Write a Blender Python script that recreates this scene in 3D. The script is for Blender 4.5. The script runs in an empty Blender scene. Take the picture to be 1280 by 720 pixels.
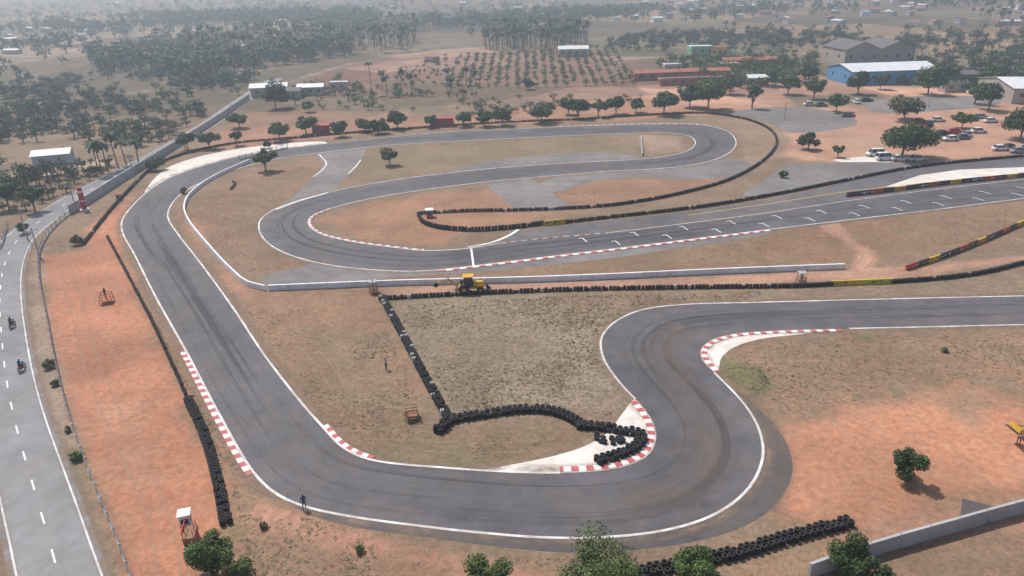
import bpy, bmesh, math, random
import numpy as np
from mathutils import Vector, Matrix
random.seed(7); np.random.seed(7)
S = bpy.context.scene
COL = S.collection
# ------------------------------------------------------------ camera / survey
FPX=900.0; CAMH=45.0; PITCH=math.atan(400/900.0); ROLL=math.radians(1.15)
Fw=Vector((0,math.cos(PITCH),-math.sin(PITCH))); U0=Vector((0,math.sin(PITCH),math.cos(PITCH))); X0=Vector((1,0,0))
Rt=X0*math.cos(ROLL)-U0*math.sin(ROLL); Up=X0*math.sin(ROLL)+U0*math.cos(ROLL)
CAM=Vector((0,0,CAMH))
cd=bpy.data.cameras.new("camera"); cam=bpy.data.objects.new("camera",cd); COL.objects.link(cam)
M=Matrix((Rt,Up,-Fw)).transposed().to_4x4(); M.translation=CAM; cam.matrix_world=M
cd.sensor_width=36; cd.lens=FPX*36/1280; cd.clip_start=0.5; cd.clip_end=20000
S.camera=cam
def P(x,y,z=0.0):
    """survey photo point -> metres on the ground plane"""
    d=Fw+Rt*((x-640)/FPX)-Up*((y-360)/FPX)
    k=(CAMH-z)/max(-d.z,0.004)
    p=CAM+d*k
    return (p.x,p.y)
def PM(x,y):
    p=P(x,y); v=Vector((p[0],p[1],0))-CAM
    return FPX/v.dot(Fw)
# ------------------------------------------------------------ materials
def newmat(name):
    m=bpy.data.materials.new(name); m.use_nodes=True
    nt=m.node_tree; b=nt.nodes["Principled BSDF"]; return m,nt,b
def N(nt,t,**k):
    n=nt.nodes.new(t)
    for a,v in k.items(): setattr(n,a,v)
    return n
def noise(nt,scale,detail=6,rough=.6,vec=None):
    n=N(nt,"ShaderNodeTexNoise"); n.inputs["Scale"].default_value=scale; n.inputs["Detail"].default_value=detail; n.inputs["Roughness"].default_value=rough
    if vec is None:
        g=N(nt,"ShaderNodeNewGeometry"); vec=g.outputs["Position"]
    nt.links.new(vec,n.inputs["Vector"]); return n
def mrange(nt,val,a,b,c,d):
    n=N(nt,"ShaderNodeMapRange"); nt.links.new(val,n.inputs[0])
    for i,v in enumerate((a,b,c,d)): n.inputs[i+1].default_value=v
    return n.outputs[0]
def vscale(nt,col,val):
    n=N(nt,"ShaderNodeVectorMath",operation='SCALE'); nt.links.new(col,n.inputs[0]); nt.links.new(val,n.inputs["Scale"]); return n.outputs[0]
def mixc(nt,f,a,b):
    n=N(nt,"ShaderNodeMix",data_type='RGBA')
    for s,v in ((n.inputs[0],f),(n.inputs[6],a),(n.inputs[7],b)):
        if isinstance(v,(int,float)): s.default_value=v
        elif isinstance(v,tuple): s.default_value=(*v,1)
        else: nt.links.new(v,s)
    return n.outputs[2]
def mul(nt,a,b):
    n=N(nt,"ShaderNodeMath",operation='MULTIPLY')
    for i,v in enumerate((a,b)):
        if isinstance(v,(int,float)): n.inputs[i].default_value=v
        else: nt.links.new(v,n.inputs[i])
    return n.outputs[0]
def mat(name,col,rough=.8,var=.15,scale=1.0,dirt=None,dirt_amt=.5,dscale=.4,bump=0,metal=0,spec=.3):
    m,nt,b=newmat(name)
    n=noise(nt,scale,6,.65)
    rgb=N(nt,"ShaderNodeRGB"); rgb.outputs[0].default_value=(*col,1)
    c=vscale(nt,rgb.outputs[0],mrange(nt,n.outputs[0],.3,.7,1-var,1+var))
    if dirt:
        n2=noise(nt,dscale,8,.7)
        f=mrange(nt,n2.outputs[0],.42,.68,0,dirt_amt)
        c=mixc(nt,f,c,dirt)
    nt.links.new(c,b.inputs["Base Color"]); b.inputs["Roughness"].default_value=rough; b.inputs["Metallic"].default_value=metal
    b.inputs["Specular IOR Level"].default_value=spec
    return m
def asphalt(name,col,dust=(.22,.17,.13),dust_amt=.25,rough=.75):
    m,nt,b=newmat(name)
    rgb=N(nt,"ShaderNodeRGB"); rgb.outputs[0].default_value=(*col,1)
    a=mrange(nt,noise(nt,.05,5,.6).outputs[0],.38,.62,.82,1.2)
    f=mrange(nt,noise(nt,9,3,.8).outputs[0],.3,.7,.86,1.14)
    g=mrange(nt,noise(nt,.4,6,.75).outputs[0],.38,.62,.87,1.14)
    c=vscale(nt,vscale(nt,vscale(nt,rgb.outputs[0],a),f),g)
    d=mrange(nt,noise(nt,.11,9,.72).outputs[0],.46,.70,0,dust_amt)
    c=mixc(nt,d,c,dust)
    nt.links.new(c,b.inputs["Base Color"]); b.inputs["Roughness"].default_value=rough
    b.inputs["Specular IOR Level"].default_value=.35
    return m
def leafmat(name,c1,c2,c3):
    m,nt,b=newmat(name)
    g=N(nt,"ShaderNodeNewGeometry")
    r=N(nt,"ShaderNodeValToRGB"); nt.links.new(g.outputs["Random Per Island"],r.inputs[0])
    e=r.color_ramp.elements; e[0].color=(*c1,1); e[1].color=(*c3,1); e[1].position=1
    k=e.new(.55); k.color=(*c2,1)
    n=mrange(nt,noise(nt,.7,3,.6).outputs[0],.3,.7,.6,1.35)
    nt.links.new(vscale(nt,r.outputs[0],n),b.inputs["Base Color"]); b.inputs["Roughness"].default_value=.65
    b.inputs["Specular IOR Level"].default_value=.2
    return m
ASPH=asphalt("track_asphalt",(.094,.090,.099),dust_amt=.32)
ASPH_P=asphalt("pit_asphalt",(.108,.104,.110),dust_amt=.38)
ASPH_O=asphalt("old_asphalt",(.175,.162,.158),dust_amt=.5)
ASPH_R=asphalt("road_asphalt",(.175,.175,.185),dust_amt=.3,rough=.5)
ASPH_D=asphalt("runoff_asphalt",(.074,.069,.074),dust_amt=.4)
CONC=mat("pale_concrete",(.70,.67,.62),.85,.12,.7,(.42,.31,.22),.5,.25)
WHITE=mat("white_line_paint",(.82,.82,.82),.6,.08,3,(.35,.30,.26),.4,1.2)
YELL=mat("yellow_line_paint",(.65,.45,.06),.6,.1,3)
KRED=mat("kerb_red_paint",(.46,.09,.10),.6,.15,3,(.38,.25,.2),.5,1.0)
KWHITE=mat("kerb_white_paint",(.74,.73,.70),.6,.1,3,(.4,.3,.24),.4,1.0)
WALLW=mat("whitewashed_wall",(.78,.80,.84),.8,.1,1,(.34,.29,.25),.35,.6)
WALLG=mat("grey_concrete_wall",(.42,.42,.43),.85,.15,1,(.25,.2,.16),.4,.5)
TYRE=mat("tyre_rubber",(.018,.018,.02),.75,.3,4,(.12,.09,.065),.3,1.5)
TYREW=mat("painted_tyre",(.45,.45,.43),.7,.2,4,(.2,.15,.1),.5,1.5)
BARK=mat("bark",(.16,.12,.09),.9,.25,6)
GREY=mat("grey_steel",(.30,.30,.31),.5,.1,3,metal=.3)
DARK=mat("dark_plastic",(.03,.03,.033),.5,.1,3)
WOOD=mat("weathered_wood",(.26,.15,.09),.85,.3,5)
GLASS=mat("tinted_glass",(.03,.04,.05),.12,.05,1,spec=.6)
YM=mat("machine_yellow",(.70,.40,.03),.45,.12,2,(.25,.15,.08),.5,1.5)
RED=mat("red_paint",(.48,.045,.04),.5,.1,2)
ORNG=mat("orange_paint",(.50,.17,.06),.6,.1,2,(.2,.1,.06),.6,2)
BLUE=mat("blue_sheet",(.12,.32,.56),.5,.1,.6)
WSHEET=mat("white_roof_sheet",(.72,.75,.79),.5,.08,.3,(.42,.40,.38),.3,.2)
BSHEET=mat("pale_blue_sheet",(.30,.42,.56),.5,.08,.3,(.42,.40,.38),.3,.2)
GSHEET=mat("grey_roof_sheet",(.13,.12,.12),.7,.15,.3)
CREAM=mat("cream_plaster",(.42,.36,.32),.85,.12,.5)
BRICKR=mat("red_tile_roof",(.36,.14,.10),.85,.2,.6)
GRNP=mat("green_plaster",(.20,.45,.25),.8,.1,.6)
YLP=mat("yellow_plaster",(.60,.45,.12),.8,.1,.6)
SKIN=mat("skin",(.25,.13,.08),.6,.05,4)
HAIR=mat("hair",(.02,.015,.012),.7,.1,8)
# ------------------------------------------------------------ geometry helpers
def smooth(px,sub=8,world=False,closed=False):
    pts=[np.array(p if world else P(*p)) for p in px]
    a=[2*pts[0]-pts[1]]+pts+[2*pts[-1]-pts[-2]]
    out=[]
    for i in range(1,len(a)-2):
        p0,p1,p2,p3=a[i-1:i+3]
        t0=0; t1=t0+max(np.linalg.norm(p1-p0),1e-4)**.5; t2=t1+max(np.linalg.norm(p2-p1),1e-4)**.5; t3=t2+max(np.linalg.norm(p3-p2),1e-4)**.5
        for k in range(sub):
            t=t1+(t2-t1)*k/sub
            A1=(t1-t)/(t1-t0)*p0+(t-t0)/(t1-t0)*p1; A2=(t2-t)/(t2-t1)*p1+(t-t1)/(t2-t1)*p2; A3=(t3-t)/(t3-t2)*p2+(t-t2)/(t3-t2)*p3
            B1=(t2-t)/(t2-t0)*A1+(t-t0)/(t2-t0)*A2; B2=(t3-t)/(t3-t1)*A2+(t-t1)/(t3-t1)*A3
            out.append((t2-t)/(t2-t1)*B1+(t-t1)/(t2-t1)*B2)
    out.append(pts[-1]); return np.array(out)
def resample(path,step):
    seg=np.linalg.norm(np.diff(path,axis=0),axis=1); s=np.concatenate([[0],np.cumsum(seg)])
    n=max(2,int(round(s[-1]/step))+1); t=np.linspace(0,s[-1],n)
    return np.stack([np.interp(t,s,path[:,0]),np.interp(t,s,path[:,1])],1)
def normals(path):
    d=np.gradient(path,axis=0); d/=np.maximum(np.linalg.norm(d,axis=1,keepdims=True),1e-6)
    return np.stack([-d[:,1],d[:,0]],1)
def offset(path,o):
    return path+normals(path)*o
def sub(path,a,b):
    pa=np.array(P(*a)); pb=np.array(P(*b))
    i=np.argmin(((path-pa)**2).sum(1)); j=np.argmin(((path-pb)**2).sum(1))
    return path[min(i,j):max(i,j)+1]
def mkobj(name,V,F,mats,mi=None,smoothf=False,uv=None):
    me=bpy.data.meshes.new(name); me.from_pydata([tuple(v) for v in V],[],[tuple(f) for f in F])
    for m in mats: me.materials.append(m)
    if mi is not None: me.polygons.foreach_set("material_index",np.array(mi,dtype=np.int32))
    if smoothf: me.polygons.foreach_set("use_smooth",np.ones(len(F),dtype=bool))
    me.update()
    o=bpy.data.objects.new(name,me); COL.objects.link(o); return o
def sheet(name,path,z,m):
    bm=bmesh.new(); vs=[bm.verts.new((p[0],p[1],z)) for p in path]; f=bm.faces.new(vs)
    bm.normal_update()
    if f.normal.z<0: f.normal_flip()
    bmesh.ops.triangulate(bm,faces=[f],ngon_method='EAR_CLIP')
    me=bpy.data.meshes.new(name); bm.to_mesh(me); bm.free(); me.materials.append(m)
    o=bpy.data.objects.new(name,me); COL.objects.link(o); return o
def psheet(name,px,z,m,sm=True):
    path=smooth(px+[px[0]],5)[:-1] if sm else np.array([P(*p) for p in px])
    return sheet(name,path,z,m)
def stroke(name,path,w,z,m,dash=None,step=1.0,uv=False):
    """flat ribbon"""
    p=resample(path,step); n=normals(p); V=[];F=[];UV=[]
    L=p+n*w/2; R=p-n*w/2
    for i in range(len(p)): V+= [(L[i][0],L[i][1],z),(R[i][0],R[i][1],z)]
    for i in range(len(p)-1):
        if dash and (i*step)%(dash[0]+dash[1])>=dash[0]: continue
        F.append((2*i+1,2*i+3,2*i+2,2*i)); UV+=[(i*step,1),(i*step+step,1),(i*step+step,0),(i*step,0)]
    o=mkobj(name,V,F,[m])
    if uv:
        l=o.data.uv_layers.new(name="UVMap"); l.data.foreach_set("uv",np.array(UV,dtype=np.float32).ravel())
    return o
def kerb(path,side,w=.8,seg=.8,h=.06):
    p=resample(path,seg/2); n=normals(p); a=p+n*side*.12; b=p+n*side*(.12+w); V=[];F=[];mi=[]
    for i in range(len(p)):
        V+=[(a[i][0],a[i][1],.03),(a[i][0]*.9+b[i][0]*.1,a[i][1]*.9+b[i][1]*.1,h),(b[i][0],b[i][1],h+.02),(b[i][0],b[i][1],0)]
    for i in range(len(p)-1):
        for k in range(3):
            q=(4*i+k,4*i+4+k,4*i+5+k,4*i+1+k); F.append(q if side<0 else q[::-1]); mi.append((i//2)%2)
    return mkobj("kerb",V,F,[KRED,KWHITE],mi)
def wall(name,path,w,h,m,step=2.5,z0=0,panel=None,mats=None,gap=0):
    p=resample(path,step); n=normals(p); V=[];F=[];mi=[]
    for i in range(len(p)-1):
        a,b=p[i],p[i+1]; d=b-a; b2=b-d*gap
        k=len(V)
        for q,nn in ((a,n[i]),(b2,n[i+1])):
            for s in (1,-1):
                for zz,ww in ((z0,1.0),(z0+h,.82)): 
                    t=q+nn*s*w/2*ww; V.append((t[0],t[1],zz))
        F+=[(k,k+1,k+5,k+4),(k+2,k+6,k+7,k+3),(k+1,k+3,k+7,k+5),(k,k+2,k+3,k+1),(k+4,k+5,k+7,k+6)]
        mi+=[(panel[i%len(panel)] if panel else 0)]*5
    return mkobj(name,V,F,mats or [m],mi)
class MB:
    def __init__(s): s.V=[];s.F=[];s.m=[];s.mats=[];s.sm=[]
    def mi(s,m):
        if m not in s.mats: s.mats.append(m)
        return s.mats.index(m)
    def box(s,c,sz,m,rx=0,ry=0,rz=0,tp=(1,1),sh=(0,0)):
        k=len(s.V); R=Matrix.Rotation(rz,3,'Z')@Matrix.Rotation(ry,3,'Y')@Matrix.Rotation(rx,3,'X')
        for z in (-1,1):
            for x,y in ((-1,-1),(1,-1),(1,1),(-1,1)):
                tx,ty=(tp if z>0 else (1,1)); ox,oy=(sh if z>0 else (0,0))
                s.V.append(tuple(Vector(c)+R@Vector((x*sz[0]/2*tx+ox,y*sz[1]/2*ty+oy,z*sz[2]/2))))
        s.F+=[(k+3,k+2,k+1,k),(k+4,k+5,k+6,k+7)]+[(k+i,k+(i+1)%4,k+4+(i+1)%4,k+4+i) for i in range(4)]
        s.m+=[s.mi(m)]*6; return s
    def cyl(s,a,b,r0,r1,m,seg=10,caps=True):
        a=Vector(a);b=Vector(b);d=(b-a).normalized(); t=Vector((0,0,1)) if abs(d.z)<.9 else Vector((1,0,0)); u=d.cross(t).normalized(); v=d.cross(u); k=len(s.V)
        for q,r in ((a,r0),(b,r1)):
            for i in range(seg): an=i*2*math.pi/seg; s.V.append(tuple(q+(u*math.cos(an)+v*math.sin(an))*r))
        s.F+=[(k+i,k+seg+i,k+seg+(i+1)%seg,k+(i+1)%seg) for i in range(seg)]; s.m+=[s.mi(m)]*seg
        if caps: s.F+=[tuple(range(k,k+seg)),tuple(range(k+2*seg-1,k+seg-1,-1))]; s.m+=[s.mi(m)]*2
        return s
    def poly(s,pts,faces,m):
        k=len(s.V); s.V+=[tuple(p) for p in pts]; s.F+=[tuple(k+i for i in f) for f in faces]; s.m+=[s.mi(m)]*len(faces); return s
    def make(s,name,loc=(0,0),z=0,rz=0,parent=None):
        o=mkobj(name,s.V,s.F,s.mats,s.m); o.location=(loc[0],loc[1],z); o.rotation_euler=(0,0,rz)
        if parent: o.parent=parent
        return o
def copyobj(o,name,loc,z=0,rz=0,sc=1):
    n=bpy.data.objects.new(name,o.data); COL.objects.link(n); n.location=(loc[0],loc[1],z); n.rotation_euler=(0,0,rz); n.scale=(sc,)*3; return n
def merge(name,protos,which,pos,scl,rot,mats,smoothf=False):
    VV=[];FF=[];MM=[];off=0
    for k,(V,F,Mi) in enumerate(protos):
        idx=np.where(which==k)[0]
        if len(idx)==0: continue
        c=np.cos(rot[idx])[:,None];s=np.sin(rot[idx])[:,None]; sc=scl[idx]
        x=V[None,:,0]*sc[:,0:1]; y=V[None,:,1]*sc[:,0:1]; z=V[None,:,2]*sc[:,1:2]
        X=x*c-y*s+pos[idx][:,0:1]; Y=x*s+y*c+pos[idx][:,1:2]; Z=z+(pos[idx][:,2:3] if pos.shape[1]>2 else 0)
        W=np.stack([X,Y,Z],2).reshape(-1,3); f=(F[None]+ (np.arange(len(idx))*len(V))[:,None,None]).reshape(-1,4)+off
        VV.append(W);FF.append(f);MM.append(np.tile(Mi,len(idx)));off+=len(W)
    V=np.concatenate(VV).astype(np.float32);F=np.concatenate(FF).astype(np.int32);Mi=np.concatenate(MM).astype(np.int32)
    me=bpy.data.meshes.new(name); me.vertices.add(len(V)); me.vertices.foreach_set("co",V.ravel())
    me.loops.add(len(F)*4); me.loops.foreach_set("vertex_index",F.ravel()); me.polygons.add(len(F))
    me.polygons.foreach_set("loop_start",np.arange(0,len(F)*4,4,dtype=np.int32))
    for m in mats: me.materials.append(m)
    me.polygons.foreach_set("material_index",Mi)
    if smoothf: me.polygons.foreach_set("use_smooth",np.ones(len(F),dtype=bool))
    me.update(calc_edges=True); me.validate()
    o=bpy.data.objects.new(name,me); COL.objects.link(o); return o
# ------------------------------------------------------------ track lines
A_px=[(1500,366),(1280,370),(1100,374),(950,378),(850,381),(800,388),(768,403),(752,422),(754,447),(768,470),(785,490),(803,508),(817,530),(820,548),(811,568),(790,580),(755,588),(700,591),(640,590),(560,585),(465,575),(430,560),(403,533),(370,495),(330,443),(290,383),(250,328),(222,292),(210,272),(213,258),(226,243),(250,229),(290,213),(345,199),(400,191),(460,184),(540,178),(620,174),(700,170),(780,167),(830,166),(858,169),(869,177),(862,187),(840,194),(800,199),(740,202),(660,207),(580,214),(500,224),(430,236),(385,247),(347,260),(327,273),(324,287),(334,303),(358,317),(395,328),(440,335),(500,339),(540,338),(620,329),(700,319),(800,307),(880,297),(960,287),(1060,275),(1170,262),(1280,248),(1500,222)]
B_px=[(1500,404),(1280,406),(1150,409),(1050,411),(980,413),(920,417),(890,425),(876,437),(878,450),(893,466),(915,488),(934,510),(948,535),(954,562),(950,585),(936,610),(912,632),(875,651),(820,665),(750,672),(680,672),(600,666),(520,657),(440,646),(380,633),(345,617),(318,592),(275,520),(232,438),(195,372),(168,318),(153,290),(153,275),(165,258),(189,236),(219,219),(265,204),(305,194),(370,184),(480,172),(560,165),(650,161),(740,157),(820,155),(875,156),(905,162),(919,174),(917,186),(900,197),(866,206),(820,211),(760,214),(700,219),(620,226),(540,236),(470,247),(415,260),(390,270),(386,280),(400,292),(440,302),(490,309),(530,313),(580,311),(625,304),(690,297),(760,291),(860,279),(960,266),(1060,251),(1160,238),(1280,224),(1500,198)]
A=smooth(A_px); B=smooth(B_px)
sheet("race_track",np.concatenate([A,B[::-1]]),.022,ASPH)
psheet("pit_lane",[(580,313),(620,303),(640,290),(690,283),(760,276),(860,265),(960,250),(1040,232),(1120,213),(1180,204),(1280,197),(1500,176),(1500,224),(1280,250),(1100,272),(900,297),(700,321),(560,338)],.016,ASPH_P,False)
psheet("pavement_runoff",[(345,617),(380,640),(440,658),(540,672),(620,683),(700,690),(780,688),(850,680),(920,662),(965,635),(988,600),(990,575),(978,545),(955,518),(920,490),(900,500),(920,560),(900,610),(820,640),(700,650),(560,640),(420,620)],.012,ASPH_D)
psheet("pavement_old",[(328,358),(332,344),(372,335),(410,325),(500,330),(700,315),(820,300),(965,285),(966,290),(900,303),(800,318),(700,330),(620,338),(520,345),(430,352)],.010,ASPH_O)
psheet("pavement_old",[(345,262),(372,241),(392,222),(404,207),(396,186),(452,182),(452,198),(440,215),(425,228),(415,243)],.009,ASPH_O)
psheet("pavement_old",[(606,230),(650,220),(700,249),(712,262),(655,264),(625,246)],.008,ASPH_O)
psheet("pavement_old",[(560,214),(610,202),(690,193),(760,190),(800,197),(740,206),(640,214)],.0085,ASPH_O)
psheet("pavement_old",[(700,221),(780,211),(866,204),(905,197),(940,205),(935,216),(880,224),(800,222),(745,226),(690,240),(670,232)],.0095,ASPH_O)
psheet("pavement_old",[(978,207),(1040,203),(1150,205),(1150,212),(1060,222),(985,238),(930,245),(960,222)],.0075,ASPH_O)
psheet("pavement_old",[(905,141),(960,134),(1040,139),(1072,153),(1040,163),(990,166),(960,152)],.0078,ASPH_O)
psheet("pavement_old",[(1075,128),(1150,120),(1240,122),(1250,130),(1180,138),(1100,141)],.0079,ASPH_O)
psheet("concrete_apron",[(180,240),(196,220),(215,207),(260,193),(330,182),(405,177),(405,183),(340,192),(280,203),(230,218),(195,238)],.014,CONC)
psheet("concrete_apron",[(606,587),(660,577),(700,568),(735,556),(760,540),(778,517),(797,497),(823,530),(825,548),(814,571),(790,584),(700,595),(640,593)],.0145,CONC)
psheet("concrete_apron",[(1052,410),(1000,418),(955,423),(920,433),(902,447),(895,466),(874,452),(870,437),(888,422),(920,413)],.0142,CONC)
psheet("concrete_apron",[(1105,234),(1150,219),(1200,212),(1280,209),(1420,200),(1420,212),(1280,221),(1170,232)],.0200,CONC,False)
psheet("concrete_apron",[(1040,200),(1075,196),(1130,193),(1110,203),(1070,206)],.0068,CONC)
# painted lines
stroke("track_edge_line",sub(A,(1500,366),(795,500)),.28,.030,WHITE)
stroke("track_edge_line",sub(A,(700,591),(465,575)),.28,.030,WHITE)
stroke("track_edge_line",sub(A,(465,575),(540,338)),.28,.0305,WHITE)
stroke("track_edge_line",sub(A,(540,338),(1500,222)),.25,.030,WHITE)
stroke("track_edge_line",sub(B,(1500,404),(1060,411)),.28,.030,WHITE)
stroke("track_edge_line",sub(B,(893,466),(625,304)),.28,.030,WHITE)
stroke("track_edge_line",sub(B,(625,304),(760,291)),.25,.030,WHITE,dash=(1,1),step=.5)
stroke("track_edge_line",sub(B,(760,291),(1500,198)),.2,.030,WHITE)
stroke("pit_entry_line",smooth([(585,309),(615,303),(635,295),(648,287)]),.6,.033,WHITE)
stroke("pit_lane_line",smooth([(860,269),(960,255),(1056,240),(1160,228)]),.2,.0275,YELL)
stroke("start_line",smooth([(589,311),(592,333)]),.35,.0325,WHITE)
stroke("pavement_edge_line",smooth([(399,193),(408,205),(402,213),(392,221)]),.3,.0330,WHITE)
stroke("pavement_edge_line",smooth([(451,200),(445,208),(436,217)]),.3,.0330,WHITE)
stroke("pavement_edge_line",smooth([(345,262),(375,251),(410,241)]),.45,.0335,WHITE)
# kerbs
kerb(sub(A,(797,502),(700,591)),-1,.75,.75)
kerb(sub(A,(465,575),(403,533)),-1,.5,.75)
kerb(sub(B,(318,592),(232,438)),1,.6,.85)
kerb(sub(B,(1050,411),(893,466)),1,.7,.85)
kerb(sub(B,(415,260),(530,313)),1,.35,.9)
kerb(sub(B,(690,159),(885,158)),1,.35,1.1)
kerb(sub(A,(545,338),(960,287)),-1,.75,1.1)
# start grid
lo0,lo1=np.array(P(620,329)),np.array(P(1280,248)); 
dirv=(lo1-lo0)/np.linalg.norm(lo1-lo0); nrm=np.array([-dirv[1],dirv[0]])
V=[];F=[]
def rect(c,u,v,a,b,z,V,F):
    k=len(V)
    for s,t in ((-1,-1),(1,-1),(1,1),(-1,1)):
        p=c+u*s*a/2+v*t*b/2; V.append((p[0],p[1],z))
    F.append((k,k+1,k+2,k+3))
wid=abs(np.dot(np.array(P(860,279))-lo0,nrm))
L=np.linalg.norm(lo1-lo0)+40
for i in range(40):
    s=18+i*5.0
    if s>L: break
    o=wid*(.30 if i%2 else .70)
    c=lo0+dirv*s+nrm*o
    rect(c,dirv,nrm,.2,2.2,.0345,V,F); rect(c-dirv*.45+nrm*1.05,dirv,nrm,.7,.18,.0345,V,F)
mkobj("grid_slot_markings",V,F,[WHITE])
# public road on the left
RC=smooth([(130,900),(74,720),(57,660),(40,602),(22,540),(9,480),(2,420),(0,370),(6,330),(22,300),(52,275),(90,250),(140,223),(200,191),(258,157),(308,122),(345,98)])
stroke("road",RC,6.6,.021,ASPH_R)
stroke("road_edge_line",offset(RC,2.75),.16,.029,WHITE); stroke("road_edge_line",offset(RC,-2.75),.16,.029,WHITE)
stroke("road_centre_line",RC,.15,.029,WHITE,dash=(2,4))
# dust & rubber decals (thin worn / dusty films on the surfaces)
def decal(name,col,amt,sx,lo,hi,edge=1.0,col2=None):
    m,nt,b=newmat(name); tc=N(nt,"ShaderNodeTexCoord"); sp=N(nt,"ShaderNodeSeparateXYZ"); nt.links.new(tc.outputs["UV"],sp.inputs[0])
    mp=N(nt,"ShaderNodeMapping"); mp.inputs["Scale"].default_value=(sx[0],sx[1],1); nt.links.new(tc.outputs["UV"],mp.inputs[0])
    n=noise(nt,1,6,.7,mp.outputs[0])
    ab=N(nt,"ShaderNodeMath",operation='SUBTRACT'); nt.links.new(sp.outputs[1],ab.inputs[0]); ab.inputs[1].default_value=.5
    a2=N(nt,"ShaderNodeMath",operation='ABSOLUTE'); nt.links.new(ab.outputs[0],a2.inputs[0])
    e=mrange(nt,a2.outputs[0],.5,.5-.5*edge,0,1)
    if col2:
        ctr=N(nt,"ShaderNodeMath",operation='SUBTRACT'); nt.links.new(n.outputs[0],ctr.inputs[0]); ctr.inputs[1].default_value=.5
        aa=N(nt,"ShaderNodeMath",operation='ABSOLUTE'); nt.links.new(ctr.outputs[0],aa.inputs[0])
        f=mrange(nt,aa.outputs[0],0,.2,0,amt)
        nt.links.new(mixc(nt,mrange(nt,n.outputs[0],.48,.52,0,1),col,col2),b.inputs["Base Color"])
    else:
        f=mrange(nt,n.outputs[0],lo,hi,0,amt); b.inputs["Base Color"].default_value=(*col,1)
    nt.links.new(mul(nt,f,e),b.inputs["Alpha"]); b.inputs["Roughness"].default_value=.8; return m
DUST=decal("edge_dust",(.27,.19,.135),.75,(.35,1.5),.38,.60)
RUB=decal("rubber_marks",(.042,.039,.042),.7,(.012,6),0,0,.5,(.18,.17,.17))
BRN=decal("brown_dust_film",(.20,.15,.12),.6,(.08,1.4),.34,.62,.9)
TRK2=decal("pale_tyre_tracks",(.44,.29,.21),.45,(.1,2.5),.36,.6,.8)
stroke("edge_dust",offset(A,-.5),1.9,.036,DUST,uv=True); stroke("edge_dust",offset(B,.5),1.9,.037,DUST,uv=True)
stroke("edge_dust",offset(RC,3.2),1.6,.036,DUST,uv=True); stroke("edge_dust",offset(RC,-3.2),1.6,.036,DUST,uv=True)
d2=((A[:,None,:]-B[None,:,:])**2).sum(2); nb=B[d2.argmin(1)]
Cn=(A+nb)/2; kk=np.ones(9)/9; Cn=np.stack([np.convolve(np.pad(Cn[:,i],4,mode='edge'),kk,'valid') for i in (0,1)],1)
stroke("rubber_marks",Cn,7.5,.024,RUB,uv=True,step=1.5)
stroke("brown_dust_film",smooth([(780,625),(850,610),(885,575),(880,530),(850,480),(830,440),(850,405)]),6.5,.026,BRN,uv=True)
stroke("brown_dust_film",smooth([(965,640),(980,590),(975,550),(950,515),(930,492)]),3.0,.0275,BRN,uv=True)
def tracks(px,m=TRK2,g=1.7):
    c=smooth(px,8); stroke("tyre_tracks",offset(c,g/2),.42,.006,m,uv=True); stroke("tyre_tracks",offset(c,-g/2),.42,.0062,m,uv=True)
tracks([(75,300),(95,380),(120,470),(160,560),(200,650),(215,740)])
tracks([(305,400),(360,405),(420,440),(440,500),(430,540)]); tracks([(340,390),(400,450),(470,540),(560,560),(700,555)])
tracks([(1035,279),(1060,300),(1085,318),(1075,335)])
tracks([(250,290),(300,330),(360,350),(440,360)])
# ------------------------------------------------------------ ground
def axis(segs):
    out=[segs[0][0]]
    for a,b,s in segs:
        n=max(1,int((b-a)/s)); out+=list(np.linspace(a,b,n+1)[1:])
    return np.array(out)
xs=axis([(-6500,-2000,450),(-2000,-800,120),(-800,-350,30),(-350,-160,6),(-160,180,1.0),(180,400,6),(400,900,30),(900,2000,120),(2000,6500,450)])
ys=axis([(-400,0,60),(0,30,10),(30,240,1.0),(240,420,2.2),(420,800,7),(800,1600,30),(1600,3000,120),(3000,9000,500)])
GX,GY=np.meshgrid(xs,ys); gx=GX.ravel(); gy=GY.ravel(); n=len(gx)
def vnoise(x,y,s,seed):
    r=np.random.RandomState(seed).rand(256,256); X=x*s;Y=y*s; xi=np.floor(X).astype(int);yi=np.floor(Y).astype(int); fx=X-xi;fy=Y-yi
    fx=fx*fx*(3-2*fx);fy=fy*fy*(3-2*fy); g=lambda a,b:r[a%256,b%256]
    return (g(xi,yi)*(1-fx)+g(xi+1,yi)*fx)*(1-fy)+(g(xi,yi+1)*(1-fx)+g(xi+1,yi+1)*fx)*fy-.5
nz=vnoise(gx,gy,.35,1)*.9+vnoise(gx,gy,.12,2)*1.3+vnoise(gx,gy,.05,3)*1.2
def tone(c):
    c=np.array(c); l=c.mean(); return (c*.89+l*.11)*.9
col=np.tile(tone([.27,.18,.12]),(n,1)); grass=np.full(n,.6); far=np.clip((gy-230)/60,0,1)
def lerpz(w,c,g):
    global col,grass
    col=col*(1-w[:,None])+tone(c)*w[:,None]
    if g is not None: grass=grass*(1-w)+g*w
def segdist(qx,qy,p):
    d=np.full(len(qx),1e9)
    for i in range(len(p)-1):
        ax,ay=p[i];bx,by=p[i+1];dx,dy=bx-ax,by-ay; t=np.clip(((qx-ax)*dx+(qy-ay)*dy)/(dx*dx+dy*dy+1e-9),0,1)
        d=np.minimum(d,np.hypot(qx-ax-t*dx,qy-ay-t*dy))
    return d
def inpoly(qx,qy,p):
    ins=np.zeros(len(qx),bool); m=len(p)
    for i in range(m):
        ax,ay=p[i];bx,by=p[(i+1)%m]; c=((ay>qy)!=(by>qy)); 
        with np.errstate(divide='ignore',invalid='ignore'):
            ins^= c&(qx<(bx-ax)*(qy-ay)/(by-ay+1e-12)+ax)
    return ins
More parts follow.
